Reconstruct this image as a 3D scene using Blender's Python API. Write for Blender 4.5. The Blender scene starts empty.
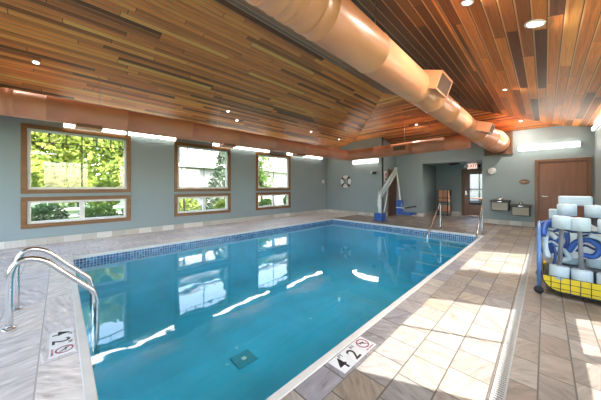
import bpy, bmesh, math, random
from math import sin, cos, pi, radians, sqrt, atan2
from mathutils import Vector, Matrix
random.seed(7)
sc = bpy.context.scene
COL = sc.collection

# ------------------------------------------------------------------ camera
F_PX, THETA, CAM_H, V0 = 242.5, radians(45.25), 1.30, 187.0
cam_d = bpy.data.cameras.new('camera')
cam = bpy.data.objects.new('camera', cam_d)
COL.objects.link(cam)
cam_d.sensor_fit = 'HORIZONTAL'
cam_d.sensor_width = 36.0
cam_d.lens = 36.0 * F_PX / 601.0
cam_d.shift_x = 0.0
cam_d.shift_y = -(200.0 - V0) / 601.0
cam_d.clip_start = 0.02
cam_d.clip_end = 300
cam.location = (0, 0, CAM_H)
cam.rotation_euler = (radians(90), 0, THETA)
sc.camera = cam

# ------------------------------------------------------------------ light
SUN_ELEV, SUN_STRENGTH, SKY_STRENGTH = radians(43.3), 6.4, 1.55
TUBE, DOWNLIGHT, SPOT_W = 5.5, 5.0, 11.5
world = bpy.data.worlds.new('sky_world')
sc.world = world
world.use_nodes = True
wn = world.node_tree
wn.nodes.clear()
w_out = wn.nodes.new('ShaderNodeOutputWorld')
w_bg = wn.nodes.new('ShaderNodeBackground')
w_sky = wn.nodes.new('ShaderNodeTexSky')
w_sky.sky_type = 'NISHITA'
w_sky.sun_disc = False
w_sky.sun_elevation = SUN_ELEV
w_sky.sun_rotation = radians(63)
w_sky.dust_density = 2.0
w_bg.inputs['Strength'].default_value = SKY_STRENGTH
w_mix = wn.nodes.new('ShaderNodeMix')      # bright thin cloud whitens the blue
w_mix.data_type = 'RGBA'
w_mix.inputs[0].default_value = 0.62
w_mix.inputs[7].default_value = (0.80, 0.80, 0.80, 1)
wn.links.new(w_sky.outputs[0], w_mix.inputs[6])
wn.links.new(w_mix.outputs[2], w_bg.inputs[0])
wn.links.new(w_bg.outputs[0], w_out.inputs[0])
sun_d = bpy.data.lights.new('sun', 'SUN')
sun_d.energy = SUN_STRENGTH
sun_d.angle = radians(0.5)
sun_d.color = (1.0, 0.95, 0.87)
sun = bpy.data.objects.new('sun', sun_d)
COL.objects.link(sun)
sd = Vector((-1.0, -0.47, 0)).normalized() * cos(SUN_ELEV) + Vector((0, 0, -sin(SUN_ELEV)))
sun.rotation_euler = sd.to_track_quat('-Z', 'Y').to_euler()
sun.location = (20, 10, 20)
vs = sc.view_settings
vs.view_transform = 'Standard'
vs.look = 'None'
vs.gamma = 1.0
vs.use_curve_mapping = False
vs.exposure = 1.60
sc.cycles.max_bounces = 10
sc.cycles.diffuse_bounces = 8
sc.cycles.glossy_bounces = 4
sc.cycles.transparent_max_bounces = 24
sc.cycles.sample_clamp_indirect = 12.0
sc.cycles.caustics_reflective = False
sc.cycles.caustics_refractive = False
sc.cycles.use_denoising = True


# ------------------------------------------------------------------ helpers
def tag(o, label=None, cat=None, group=None, kind=None):
    if label: o['label'] = label
    if cat: o['category'] = cat
    if group: o['group'] = group
    if kind: o['kind'] = kind
    return o


def empty(name, loc=(0, 0, 0), rot=(0, 0, 0), parent=None):
    o = bpy.data.objects.new(name, None)
    COL.objects.link(o)
    o.empty_display_size = 0.1
    o.location = loc
    o.rotation_euler = rot
    if parent: o.parent = parent
    return o


class MB:
    def __init__(s):
        s.bm = bmesh.new()

    def box(s, x0, x1, y0, y1, z0, z1, bev=0.0, mi=0, mat=None):
        vs_ = [s.bm.verts.new(p) for p in [(x0, y0, z0), (x1, y0, z0), (x1, y1, z0), (x0, y1, z0),
                                           (x0, y0, z1), (x1, y0, z1), (x1, y1, z1), (x0, y1, z1)]]
        fs = [s.bm.faces.new([vs_[i] for i in q]) for q in
              [(0, 3, 2, 1), (4, 5, 6, 7), (0, 1, 5, 4), (1, 2, 6, 5), (2, 3, 7, 6), (3, 0, 4, 7)]]
        for f in fs: f.material_index = mi
        vv = vs_
        if bev > 0:
            es = list({e for f in fs for e in f.edges})
            r = bmesh.ops.bevel(s.bm, geom=es, offset=bev, segments=2, affect='EDGES', profile=0.5)
            vv = list({v for v in r['verts']} | {v for v in vs_ if v.is_valid})
            for f in r['faces']: f.material_index = mi
        if mat is not None:
            for v in vv: v.co = mat @ v.co
        return s

    def prism(s, pts, d, mi=0):
        """pts: list of 3d points of a flat polygon, d: extrusion vector"""
        d = Vector(d)
        a = [s.bm.verts.new(p) for p in pts]
        b = [s.bm.verts.new(Vector(p) + d) for p in pts]
        f = [s.bm.faces.new(a), s.bm.faces.new(list(reversed(b)))]
        n = len(pts)
        for i in range(n):
            f.append(s.bm.faces.new([a[i], b[i], b[(i + 1) % n], a[(i + 1) % n]]))
        for q in f: q.material_index = mi
        return s

    def tube(s, path, r, seg=12, cap=True, mi=0):
        path = [Vector(p) for p in path]
        rs = r if isinstance(r, (list, tuple)) else [r] * len(path)
        rings = []
        up = None
        for i, p in enumerate(path):
            if i == 0: t = path[1] - p
            elif i == len(path) - 1: t = p - path[i - 1]
            else: t = (path[i + 1] - p).normalized() + (p - path[i - 1]).normalized()
            t.normalize()
            if up is None:
                up = Vector((0, 0, 1)) if abs(t.z) < .9 else Vector((1, 0, 0))
            u = (up - t * up.dot(t)).normalized()
            up = u
            w = t.cross(u)
            rings.append([s.bm.verts.new(p + (u * cos(2 * pi * k / seg) + w * sin(2 * pi * k / seg)) * rs[i]) for k in range(seg)])
        for a, b in zip(rings, rings[1:]):
            for k in range(seg):
                f = s.bm.faces.new([a[k], a[(k + 1) % seg], b[(k + 1) % seg], b[k]])
                f.smooth = True
                f.material_index = mi
        if cap:
            for rr in (list(reversed(rings[0])), rings[-1]):
                f = s.bm.faces.new(rr)
                f.material_index = mi
        return s

    def lathe(s, prof, c=(0, 0, 0), seg=24, axis='Z', mi=0, smooth=True, cap=True):
        """prof: [(r,h)...] about axis through c"""
        rings = []
        for r, h in prof:
            ring = []
            for k in range(seg):
                a = 2 * pi * k / seg
                if axis == 'Z': p = (r * cos(a), r * sin(a), h)
                elif axis == 'Y': p = (r * cos(a), h, -r * sin(a))
                else: p = (h, r * cos(a), r * sin(a))
                ring.append(s.bm.verts.new(Vector(p) + Vector(c)))
            rings.append(ring)
        for a, b in zip(rings, rings[1:]):
            for k in range(seg):
                f = s.bm.faces.new([a[k], a[(k + 1) % seg], b[(k + 1) % seg], b[k]])
                f.smooth = smooth
                f.material_index = mi
        for rr, (r, h) in ((rings[0], prof[0]), (rings[-1], prof[-1])):
            if cap and r > 1e-5:
                f = s.bm.faces.new(rr if rr is rings[-1] else list(reversed(rr)))
                f.material_index = mi
        return s

    def quad(s, pts, mi=0):
        f = s.bm.faces.new([s.bm.verts.new(p) for p in pts])
        f.material_index = mi
        return s

    def build(s, name, mats, parent=None, recalc=True, dedup=True):
        if dedup: bmesh.ops.remove_doubles(s.bm, verts=s.bm.verts, dist=1e-6)
        if recalc: bmesh.ops.recalc_face_normals(s.bm, faces=s.bm.faces)
        me = bpy.data.meshes.new(name)
        s.bm.to_mesh(me)
        s.bm.free()
        for m in (mats if isinstance(mats, (list, tuple)) else [mats]): me.materials.append(m)
        o = bpy.data.objects.new(name, me)
        COL.objects.link(o)
        if parent: o.parent = parent
        return o


def copy_tree(o, parent=None):
    c = o.copy()
    COL.objects.link(c)
    c.parent = parent
    for ch in [k for k in o.children]:
        copy_tree(ch, c)
    return c


def smooth_path(pts, n=6):
    """Catmull-Rom through pts"""
    P = [Vector(p) for p in pts]
    P = [P[0] * 2 - P[1]] + P + [P[-1] * 2 - P[-2]]
    out = []
    for i in range(1, len(P) - 2):
        for k in range(n):
            t = k / n
            a, b, c, d = P[i - 1], P[i], P[i + 1], P[i + 2]
            out.append(0.5 * ((2 * b) + (c - a) * t + (2 * a - 5 * b + 4 * c - d) * t * t + (3 * b - a - 3 * c + d) * t ** 3))
    out.append(P[-2])
    return out


# ------------------------------------------------------------------ materials
class NT:
    def __init__(s, name):
        s.m = bpy.data.materials.new(name)
        s.m.use_nodes = True
        s.t = s.m.node_tree
        s.t.nodes.clear()
        s.out = s.t.nodes.new('ShaderNodeOutputMaterial')

    def n(s, typ, **kw):
        nd = s.t.nodes.new(typ)
        for k, v in kw.items():
            if k.startswith('i_'):
                key = k[2:]
                key = int(key) if key.isdigit() else key.replace('_', ' ')
                s.put(nd.inputs[key], v)
            else:
                setattr(nd, k, v)
        return nd

    def put(s, sock, v):
        if isinstance(v, bpy.types.NodeSocket): s.t.links.new(v, sock)
        else: sock.default_value = v

    def math(s, op, a, b=0.0, c=None):
        nd = s.t.nodes.new('ShaderNodeMath')
        nd.operation = op
        s.put(nd.inputs[0], a)
        s.put(nd.inputs[1], b)
        if c is not None: s.put(nd.inputs[2], c)
        return nd.outputs[0]

    def coords(s):
        tc = s.t.nodes.new('ShaderNodeTexCoord')
        sp = s.t.nodes.new('ShaderNodeSeparateXYZ')
        s.t.links.new(tc.outputs['Object'], sp.inputs[0])
        return tc.outputs['Object'], sp.outputs[0], sp.outputs[1], sp.outputs[2]

    def comb(s, x=0.0, y=0.0, z=0.0):
        nd = s.t.nodes.new('ShaderNodeCombineXYZ')
        for i, v in enumerate((x, y, z)): s.put(nd.inputs[i], v)
        return nd.outputs[0]

    def white(s, vec):
        nd = s.t.nodes.new('ShaderNodeTexWhiteNoise')
        nd.noise_dimensions = '3D'
        s.t.links.new(vec, nd.inputs['Vector'])
        return nd.outputs['Value']

    def noise(s, vec, scale, detail=3.0, rough=0.5, dist=0.0):
        nd = s.n('ShaderNodeTexNoise', i_Scale=scale, i_Detail=detail, i_Roughness=rough, i_Distortion=dist)
        if vec is not None: s.t.links.new(vec, nd.inputs['Vector'])
        return nd.outputs['Fac']

    def ramp(s, fac, stops, interp='LINEAR'):
        nd = s.t.nodes.new('ShaderNodeValToRGB')
        cr = nd.color_ramp
        cr.interpolation = interp
        while len(cr.elements) < len(stops): cr.elements.new(0.5)
        for e, (p, c) in zip(cr.elements, stops):
            e.position = p
            e.color = (*c, 1) if len(c) == 3 else c
        s.t.links.new(fac, nd.inputs[0])
        return nd.outputs[0]

    def mix(s, fac, a, b, mode='MIX'):
        nd = s.t.nodes.new('ShaderNodeMix')
        nd.data_type = 'RGBA'
        nd.blend_type = mode
        s.put(nd.inputs[0], fac)
        for i, v in ((6, a), (7, b)):
            if isinstance(v, (tuple, list)): v = (*v[:3], 1)
            s.put(nd.inputs[i], v)
        return nd.outputs[2]

    def bump(s, h, strength=0.3, dist=0.01):
        nd = s.n('ShaderNodeBump', i_Strength=strength, i_Distance=dist)
        s.t.links.new(h, nd.inputs['Height'])
        return nd.outputs[0]

    def bsdf(s, color, rough=0.5, metal=0.0, normal=None, **kw):
        nd = s.t.nodes.new('ShaderNodeBsdfPrincipled')
        if isinstance(color, (tuple, list)): color = (*color[:3], 1)
        s.put(nd.inputs['Base Color'], color)
        s.put(nd.inputs['Roughness'], rough)
        s.put(nd.inputs['Metallic'], metal)
        if normal is not None: s.t.links.new(normal, nd.inputs['Normal'])
        for k, v in kw.items(): s.put(nd.inputs[k.replace('_', ' ')], v)
        s.t.links.new(nd.outputs[0], s.out.inputs[0])
        return s.m


def plain(name, col, rough=0.5, metal=0.0, var=0.06, scale=6.0, bump=0.0, **kw):
    t = NT(name)
    v, x, y, z = t.coords()
    nz = t.noise(v, scale, 4.0)
    lo = tuple(c * (1 - var) for c in col)
    hi = tuple(min(1, c * (1 + var)) for c in col)
    c = t.ramp(nz, [(0.3, lo), (0.7, hi)])
    nb = t.bump(t.noise(v, scale * 30, 2.0), bump, 0.002) if bump else None
    return t.bsdf(c, rough, metal, nb, **kw)


def emit(name, col, strength):
    t = NT(name)
    e = t.n('ShaderNodeEmission')
    e.inputs[0].default_value = (*col, 1)
    e.inputs[1].default_value = strength
    t.t.links.new(e.outputs[0], t.out.inputs[0])
    return t.m


def grid_cells(t, a, b, w, L, a0=0.0, jit=True):
    """cell row along a (width w), pieces along b (length L) staggered at random: returns per-piece randoms and distances to joints"""
    aa = t.math('DIVIDE', t.math('SUBTRACT', a, a0), w)
    i = t.math('FLOOR', aa)
    fa = t.math('FRACT', aa)
    off = t.white(t.comb(i, 3.3, 1.7))
    bb = t.math('ADD', t.math('DIVIDE', b, L), t.math('MULTIPLY', off, 1.0 if jit else 0.0))
    j = t.math('FLOOR', bb)
    fb = t.math('FRACT', bb)
    r1 = t.white(t.comb(i, j, 0.5))
    r2 = t.white(t.comb(i, j, 7.5))
    da = t.math('MULTIPLY', t.math('MINIMUM', fa, t.math('SUBTRACT', 1.0, fa)), w)
    db = t.math('MULTIPLY', t.math('MINIMUM', fb, t.math('SUBTRACT', 1.0, fb)), L)
    return i, j, fa, fb, r1, r2, da, db


def slate(name, axis='Y', w=0.235, L=0.27, a0=-0.96, tones=None, grout=(0.075, 0.065, 0.06)):
    t = NT(name)
    v, x, y, z = t.coords()
    a, b = (x, y) if axis == 'Y' else (y, x)
    i, j, fa, fb, r1, r2, da, db = grid_cells(t, a, b, w, L, a0)
    tones = tones or [(0.0, (0.225, 0.195, 0.18)), (0.2, (0.285, 0.25, 0.22)), (0.38, (0.25, 0.205, 0.165)), (0.55, (0.31, 0.275, 0.24)),
                      (0.7, (0.235, 0.22, 0.215)), (0.85, (0.33, 0.285, 0.235)), (1.0, (0.28, 0.255, 0.24))]
    base = t.ramp(r1, tones, 'CONSTANT')
    # slate streaks, a direction per tile
    ang = t.math('MULTIPLY', r2, 6.28)
    ca, sa = t.math('COSINE', ang), t.math('SINE', ang)
    u = t.math('ADD', t.math('MULTIPLY', x, ca), t.math('MULTIPLY', y, sa))
    w_ = t.math('SUBTRACT', t.math('MULTIPLY', y, ca), t.math('MULTIPLY', x, sa))
    sv = t.comb(t.math('MULTIPLY', u, 5.0), t.math('MULTIPLY', w_, 24.0), t.math('MULTIPLY', r1, 40.0))
    st = t.noise(sv, 1.0, 5.0, 0.6, 0.6)
    base = t.mix(1.0, base, t.ramp(st, [(0.28, (0.56, 0.53, 0.52)), (0.46, (0.92, 0.91, 0.90)), (0.58, (1.05, 1.04, 1.03)), (0.74, (1.42, 1.38, 1.33))]), 'MULTIPLY')
    d = t.math('MINIMUM', da, db)
    g = t.math('LESS_THAN', d, 0.0045)
    col = t.mix(g, base, grout)
    h = t.math('ADD', t.math('MULTIPLY', t.math('MINIMUM', d, 0.006), 80.0), t.math('MULTIPLY', st, 0.5))
    return t.bsdf(col, t.math('ADD', 0.40, t.math('MULTIPLY', st, 0.2)), 0, t.bump(h, 0.35, 0.004))


def boards(name, axis='Y', w=0.15, L=2.4, dark_edge=None, a0=0.0, tint=(1, 1, 1), pale=.013):
    t = NT(name)
    v, x, y, z = t.coords()
    a, b = (x, y) if axis == 'Y' else (y, x)
    i, j, fa, fb, r1, r2, da, db = grid_cells(t, a, b, w, L, a0)
    base = t.ramp(r1, [(0.0, (0.065, 0.024, 0.010)), (0.14, (0.12, 0.045, 0.017)), (0.30, (0.26, 0.095, 0.030)), (0.46, (0.40, 0.160, 0.050)),
                       (0.60, (0.21, 0.078, 0.027)), (0.74, (0.46, 0.195, 0.062)), (0.88, (0.30, 0.112, 0.036)), (1.0, (0.58, 0.27, 0.095))], 'LINEAR')
    base = t.mix(1.0, base, tint, 'MULTIPLY')
    gv = t.comb(t.math('MULTIPLY', a, 38.0), t.math('MULTIPLY', b, 1.4), t.math('MULTIPLY', r2, 50.0))
    grain = t.noise(gv, 1.0, 5.0, 0.6, 0.8)
    base = t.mix(1.0, base, t.ramp(grain, [(0.25, (0.58, 0.54, 0.50)), (0.5, (1, 1, 1)), (0.75, (1.35, 1.35, 1.3))]), 'MULTIPLY')
    base = t.mix(1.0, base, (0.82, 0.46, 0.24), 'DARKEN')
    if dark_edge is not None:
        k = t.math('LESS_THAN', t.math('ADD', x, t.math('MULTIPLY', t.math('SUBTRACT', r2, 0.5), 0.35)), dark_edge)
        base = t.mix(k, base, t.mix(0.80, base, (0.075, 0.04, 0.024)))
    edge = t.math('LESS_THAN', t.math('MULTIPLY', fa, w), pale)       # light caught along each groove, painted as a pale board edge
    base = t.mix(edge, base, t.mix(0.62, base, (0.74, 0.42, 0.20)))
    gap = t.math('GREATER_THAN', t.math('MULTIPLY', fa, w), w - 0.006)
    base = t.mix(gap, base, (0.035, 0.015, 0.008))
    end = t.math('LESS_THAN', db, 0.004)
    base = t.mix(end, base, (0.05, 0.022, 0.012))
    h = t.math('MULTIPLY', t.math('MINIMUM', da, 0.012), 60.0)
    return t.bsdf(base, t.math('ADD', 0.36, t.math('MULTIPLY', grain, 0.18)), 0, t.bump(h, 0.5, 0.006))


def wood(name, dark, light, axis='Z', rough=0.38, scale=1.0):
    t = NT(name)
    v, x, y, z = t.coords()
    s = {'X': (2, 26, 26), 'Y': (26, 2, 26), 'Z': (26, 26, 2)}[axis]
    gv = t.comb(t.math('MULTIPLY', x, s[0] * scale), t.math('MULTIPLY', y, s[1] * scale), t.math('MULTIPLY', z, s[2] * scale))
    g = t.noise(gv, 1.0, 5.0, 0.6, 1.2)
    return t.bsdf(t.ramp(g, [(0.25, dark), (0.75, light)]), rough, 0, t.bump(g, 0.15, 0.002))


def tile_grid(name, cols, w, L, axes='XZ', grout=(0.55, 0.56, 0.56), gw=0.004, rough=0.25, a0=0.0, jit=False):
    t = NT(name)
    v, x, y, z = t.coords()
    ax = {'X': x, 'Y': y, 'Z': z, 'S': t.math('ADD', x, y)}
    i, j, fa, fb, r1, r2, da, db = grid_cells(t, ax[axes[1]], ax[axes[0]], w, L, a0, jit)
    base = t.ramp(r1, cols, 'CONSTANT')
    nz = t.noise(v, 30.0, 4.0)
    base = t.mix(1.0, base, t.ramp(nz, [(0.3, (0.88, 0.88, 0.88)), (0.7, (1.08, 1.08, 1.08))]), 'MULTIPLY')
    g = t.math('LESS_THAN', t.math('MINIMUM', da, db), gw)
    return t.bsdf(t.mix(g, base, grout), rough)


def glass_mat(name='window_glass'):
    t = NT(name)
    tr = t.n('ShaderNodeBsdfTransparent')
    tr.inputs[0].default_value = (0.96, 0.98, 0.97, 1)
    gl = t.n('ShaderNodeBsdfGlossy')
    gl.inputs['Roughness'].default_value = 0.02
    fr = t.n('ShaderNodeFresnel')
    g_ = t.n('ShaderNodeNewGeometry')
    t.t.links.new(t.math('SUBTRACT', 1.45, t.math('MULTIPLY', g_.outputs['Backfacing'], 1.45 - 1 / 1.45)), fr.inputs[0])
    mx = t.n('ShaderNodeMixShader')
    t.t.links.new(fr.outputs[0], mx.inputs[0])
    t.t.links.new(tr.outputs[0], mx.inputs[1])
    t.t.links.new(gl.outputs[0], mx.inputs[2])
    t.t.links.new(mx.outputs[0], t.out.inputs[0])
    return t.m


def water_mat():
    t = NT('pool_water')
    v, x, y, z = t.coords()
    n1 = t.noise(v, 1.6, 2.0, 0.4, 0.4)
    n2 = t.noise(v, 5.5, 1.0, 0.4, 0.2)
    h = t.math('ADD', t.math('MULTIPLY', n1, 1.0), t.math('MULTIPLY', n2, 0.16))
    nb = t.bump(h, 0.35, 0.011)
    tr = t.n('ShaderNodeBsdfTransparent')
    tr.inputs[0].default_value = (0.70, 0.95, 0.98, 1)
    gl = t.n('ShaderNodeBsdfGlossy')
    gl.inputs['Roughness'].default_value = 0.015
    gl.inputs['Color'].default_value = (1, 1, 1, 1)
    fr = t.n('ShaderNodeFresnel')
    g_ = t.n('ShaderNodeNewGeometry')
    t.t.links.new(t.math('SUBTRACT', 1.36, t.math('MULTIPLY', g_.outputs['Backfacing'], 1.36 - 1 / 1.36)), fr.inputs[0])
    t.t.links.new(nb, gl.inputs['Normal'])
    t.t.links.new(nb, fr.inputs['Normal'])
    mx = t.n('ShaderNodeMixShader')
    t.t.links.new(fr.outputs[0], mx.inputs[0])
    t.t.links.new(tr.outputs[0], mx.inputs[1])
    t.t.links.new(gl.outputs[0], mx.inputs[2])
    t.t.links.new(mx.outputs[0], t.out.inputs[0])
    return t.m


def leaf_mat(name, stops):
    t = NT(name)
    v, x, y, z = t.coords()
    r = t.noise(v, 9.0, 3.0, 0.7)
    c = t.ramp(r, stops)
    d = t.n('ShaderNodeBsdfDiffuse')
    t.t.links.new(c, d.inputs[0])
    tl = t.n('ShaderNodeBsdfTranslucent')
    t.t.links.new(c, tl.inputs[0])
    mx = t.n('ShaderNodeMixShader')
    mx.inputs[0].default_value = 0.4
    t.t.links.new(d.outputs[0], mx.inputs[1])
    t.t.links.new(tl.outputs[0], mx.inputs[2])
    t.t.links.new(mx.outputs[0], t.out.inputs[0])
    return t.m


M = {}
M['wall'] = plain('wall_paint', (0.26, 0.325, 0.345), 0.55, var=0.03, scale=1.5, bump=0.05)
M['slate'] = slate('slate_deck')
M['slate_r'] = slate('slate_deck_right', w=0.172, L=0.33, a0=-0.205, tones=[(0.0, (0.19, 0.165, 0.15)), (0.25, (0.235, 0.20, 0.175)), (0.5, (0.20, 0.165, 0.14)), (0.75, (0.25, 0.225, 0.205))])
LIT_TONES = [(0.0, (0.60, 0.58, 0.59)), (0.2, (0.68, 0.65, 0.64)), (0.4, (0.63, 0.61, 0.62)), (0.6, (0.70, 0.67, 0.65)),  # slate tones lightened to carry the window light on this deck
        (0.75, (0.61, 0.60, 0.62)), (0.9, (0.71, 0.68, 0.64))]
M['slate_l'] = slate('slate_deck_window_lit', 'X', w=0.30, L=0.75, a0=-0.115, tones=LIT_TONES, grout=(0.40, 0.39, 0.39))
M['slate_w'] = slate('slate_deck_lit_window_side', 'Y', w=0.30, L=0.60, a0=-6.28, tones=LIT_TONES, grout=(0.30, 0.29, 0.29))
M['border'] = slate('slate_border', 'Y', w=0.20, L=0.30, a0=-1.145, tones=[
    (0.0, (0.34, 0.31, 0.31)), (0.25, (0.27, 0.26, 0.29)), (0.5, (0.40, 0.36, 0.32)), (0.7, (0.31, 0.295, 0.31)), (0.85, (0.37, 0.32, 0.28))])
M['boards'] = boards('ceiling_boards', 'Y', 0.090, 1.8, tint=(2.15, 1.75, 1.25), pale=.010)
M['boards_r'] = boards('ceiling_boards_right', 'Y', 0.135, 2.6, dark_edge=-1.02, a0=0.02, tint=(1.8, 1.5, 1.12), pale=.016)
M['boards_h'] = boards('ceiling_boards_hip', 'X', 0.090, 1.8, tint=(2.15, 1.75, 1.25), pale=.010)
M['coping'] = plain('coping_white', (0.62, 0.62, 0.60), 0.4)
M['plaster'] = plain('pool_plaster', (0.05, 0.47, 0.69), 0.6, var=0.10, scale=2.2)
M['water'] = water_mat()
M['blue_tile'] = tile_grid('waterline_tile', [(0.0, (0.03, 0.10, 0.26)), (0.3, (0.05, 0.16, 0.34)), (0.6, (0.02, 0.07, 0.19)), (0.8, (0.09, 0.25, 0.42))],
                           0.05, 0.05, 'SZ', grout=(0.38, 0.50, 0.58))
M['base_tile'] = tile_grid('baseboard_tile', [(0.0, (0.50, 0.47, 0.43)), (0.25, (0.58, 0.55, 0.51)), (0.5, (0.44, 0.41, 0.37)), (0.7, (0.66, 0.64, 0.60)), (0.85, (0.49, 0.45, 0.40))],
                           0.30, 0.30, 'SZ', a0=-0.1, jit=True, rough=0.4)
M['duct'] = plain('duct_copper_paint', (0.95, 0.40, 0.21), 0.34, var=0.05, scale=3)
M['duct_l'] = plain('duct_brick_paint', (0.76, 0.29, 0.175), 0.38, var=0.05, scale=3)
M['grille'] = plain('grille_dark', (0.24, 0.11, 0.065), 0.5)
M['oak'] = wood('window_wood', (0.13, 0.055, 0.018), (0.27, 0.13, 0.045), 'Y')
M['oak_z'] = wood('window_wood_upright', (0.125, 0.062, 0.026), (0.25, 0.135, 0.06), 'Z')
M['vinyl'] = plain('white_vinyl', (0.74, 0.74, 0.71), 0.4)
M['muntin'] = plain('dark_muntin', (0.10, 0.10, 0.10), 0.5)
M['glass'] = glass_mat()
M['door'] = wood('door_wood', (0.17, 0.072, 0.040), (0.25, 0.112, 0.064), 'Z', 0.35, 0.4)
M['door_trim'] = wood('door_trim_wood', (0.13, 0.06, 0.032), (0.22, 0.11, 0.06), 'Z')
M['door_dark'] = wood('door_dark_wood', (0.055, 0.025, 0.014), (0.10, 0.045, 0.026), 'Z')
M['steel'] = plain('stainless_steel', (0.62, 0.62, 0.62), 0.18, 1.0, var=0.02)
M['brushed'] = plain('brushed_steel', (0.50, 0.49, 0.46), 0.35, 1.0, var=0.05)
M['taupe'] = plain('taupe_enamel', (0.30, 0.29, 0.245), 0.4)
M['chrome'] = plain('chrome_white', (0.85, 0.84, 0.80), 0.2, 0.6)
M['white'] = plain('white_plastic', (0.78, 0.78, 0.76), 0.4)
M['powder'] = plain('white_powder_coat', (0.74, 0.74, 0.70), 0.35)
M['black'] = plain('black_plastic', (0.02, 0.02, 0.022), 0.5)
M['blue'] = plain('blue_plastic', (0.02, 0.09, 0.36), 0.4)
M['navy'] = plain('dark_blue_plastic', (0.015, 0.045, 0.16), 0.4)
M['tube'] = emit('fluorescent_diffuser', (1.0, 0.95, 0.82), TUBE)
M['down'] = emit('downlight_lens', (1.0, 0.93, 0.8), DOWNLIGHT)
M['sign_white'] = plain('depth_tile_white', (0.72, 0.73, 0.75), 0.3)
M['ink'] = plain('black_ink', (0.015, 0.015, 0.018), 0.5)
M['maroon'] = plain('maroon_ink', (0.28, 0.03, 0.06), 0.5)
M['foam'] = plain('pale_blue_foam', (0.50, 0.60, 0.66), 0.75, var=0.04, scale=20)
M['grey_bar'] = plain('grey_bar', (0.17, 0.18, 0.20), 0.5)
M['yellow'] = plain('yellow_liner', (0.85, 0.62, 0.02), 0.5)
M['wire'] = plain('black_wire', (0.03, 0.03, 0.04), 0.4)
M['cart_blue'] = plain('blue_tube_paint', (0.10, 0.20, 0.45), 0.35)
M['grass'] = plain('lawn_grass', (0.09, 0.15, 0.04), 0.9, var=0.5, scale=3.0)
M['path'] = plain('pale_path', (0.36, 0.35, 0.32), 0.8)
M['siding'] = plain('white_siding', (0.36, 0.35, 0.34), 0.6)
M['roof'] = plain('grey_shingles', (0.22, 0.21, 0.21), 0.8, var=0.25, scale=12)
M['bark'] = plain('bark', (0.12, 0.08, 0.05), 0.9, var=0.3, scale=15)
M['leaf_y'] = leaf_mat('leaf_yellow_green', [(0.3, (0.07, 0.12, 0.012)), (0.5, (0.22, 0.28, 0.05)), (0.7, (0.46, 0.48, 0.16))])
M['leaf_g'] = leaf_mat('leaf_green', [(0.3, (0.03, 0.07, 0.015)), (0.5, (0.09, 0.16, 0.035)), (0.7, (0.24, 0.30, 0.10))])
M['leaf_d'] = leaf_mat('leaf_dark', [(0.3, (0.02, 0.05, 0.02)), (0.5, (0.06, 0.11, 0.04)), (0.7, (0.20, 0.25, 0.12))])
M['leaf_c'] = leaf_mat('leaf_conifer', [(0.3, (0.05, 0.08, 0.05)), (0.5, (0.11, 0.15, 0.09)), (0.7, (0.24, 0.28, 0.18))])
M['peach'] = plain('peach_towel', (0.62, 0.33, 0.22), 0.9, var=0.15, scale=25)

# ------------------------------------------------------------------ room shell
XL, XR, YB, YF, YD, YN = -8.02, 1.0, 9.89, 11.3, 10.94, -3.2
EAVE, SL, XC = 3.03, 0.26, -3.51
PX0, PX1, PY0, PY1 = -6.17, -1.185, 0.15, 7.98       # pool opening
WATER_Z = -0.14


def struct(name, label=None, cat=None):
    def f(o):
        o['kind'] = 'structure'
        if label: o['label'] = label
        if cat: o['category'] = cat
        return o
    return f


def st(o, label, cat):
    return tag(o, label, cat, None, 'structure')


# floor: strips around the pool opening, all 0.12 thick, one slab
b = MB()
T = -0.12
cw = 0.045   # the coping strip stands outside the opening
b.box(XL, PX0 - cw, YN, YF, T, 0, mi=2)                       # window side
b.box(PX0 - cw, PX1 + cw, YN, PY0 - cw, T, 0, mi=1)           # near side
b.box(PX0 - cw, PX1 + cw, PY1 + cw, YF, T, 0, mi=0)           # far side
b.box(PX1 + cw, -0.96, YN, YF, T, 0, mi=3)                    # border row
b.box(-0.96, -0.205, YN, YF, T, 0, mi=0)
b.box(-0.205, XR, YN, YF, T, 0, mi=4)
b.box(-3.9, -1.4, YF, 13.3, T, 0, mi=0)
st(b.build('floor', [M['slate'], M['slate_l'], M['slate_w'], M['border'], M['slate_r']], dedup=False),
   'slate tiled pool deck around the rectangular pool', 'floor')


def zc(x): return EAVE + SL * (x - XL) if x < XC else EAVE + SL * (XR - x)


# ceiling: left slope, right slope, far hip; and the outer roof above it
HZ = 3.2
YE = 11.55
zh = lambda y: HZ + SL * (YD - y)
ridge_z = zc(XC)
y_r = YD - (ridge_z - HZ) / SL
zhf = zh(YE)
hxl = XL + (zhf - EAVE) / SL
hxr = XR - (zhf - EAVE) / SL
b = MB()
b.prism([(XL, YN - .1, EAVE), (XC, YN - .1, ridge_z), (XC, y_r, ridge_z), (hxl, YE, zhf), (XL, YE, EAVE)], (0, 0, .05), mi=0)
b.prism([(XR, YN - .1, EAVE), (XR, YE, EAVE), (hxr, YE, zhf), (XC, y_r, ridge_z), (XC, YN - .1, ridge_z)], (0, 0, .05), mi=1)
b.prism([(XC, y_r, ridge_z), (hxr, YE, zhf), (hxl, YE, zhf)], (0, 0, .05), mi=2)
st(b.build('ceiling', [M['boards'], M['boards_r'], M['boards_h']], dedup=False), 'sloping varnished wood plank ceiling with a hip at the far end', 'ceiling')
# roof with eaves
b = MB()
o_ = 0.20
XO = 0.78
e1 = EAVE - SL * XO + 0.02
for sgn, xw in ((-1, XL), (1, XR)):
    xe = xw + sgn * XO
    b.prism([(xe, YN - .5, e1), (XC, YN - .5, ridge_z + o_), (XC, 13.8, ridge_z + o_), (xe, 13.8, e1)], (0, 0, .12))
st(b.build('trim_1', M['roof']), 'outer roof with overhanging eaves', 'roof')

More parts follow.
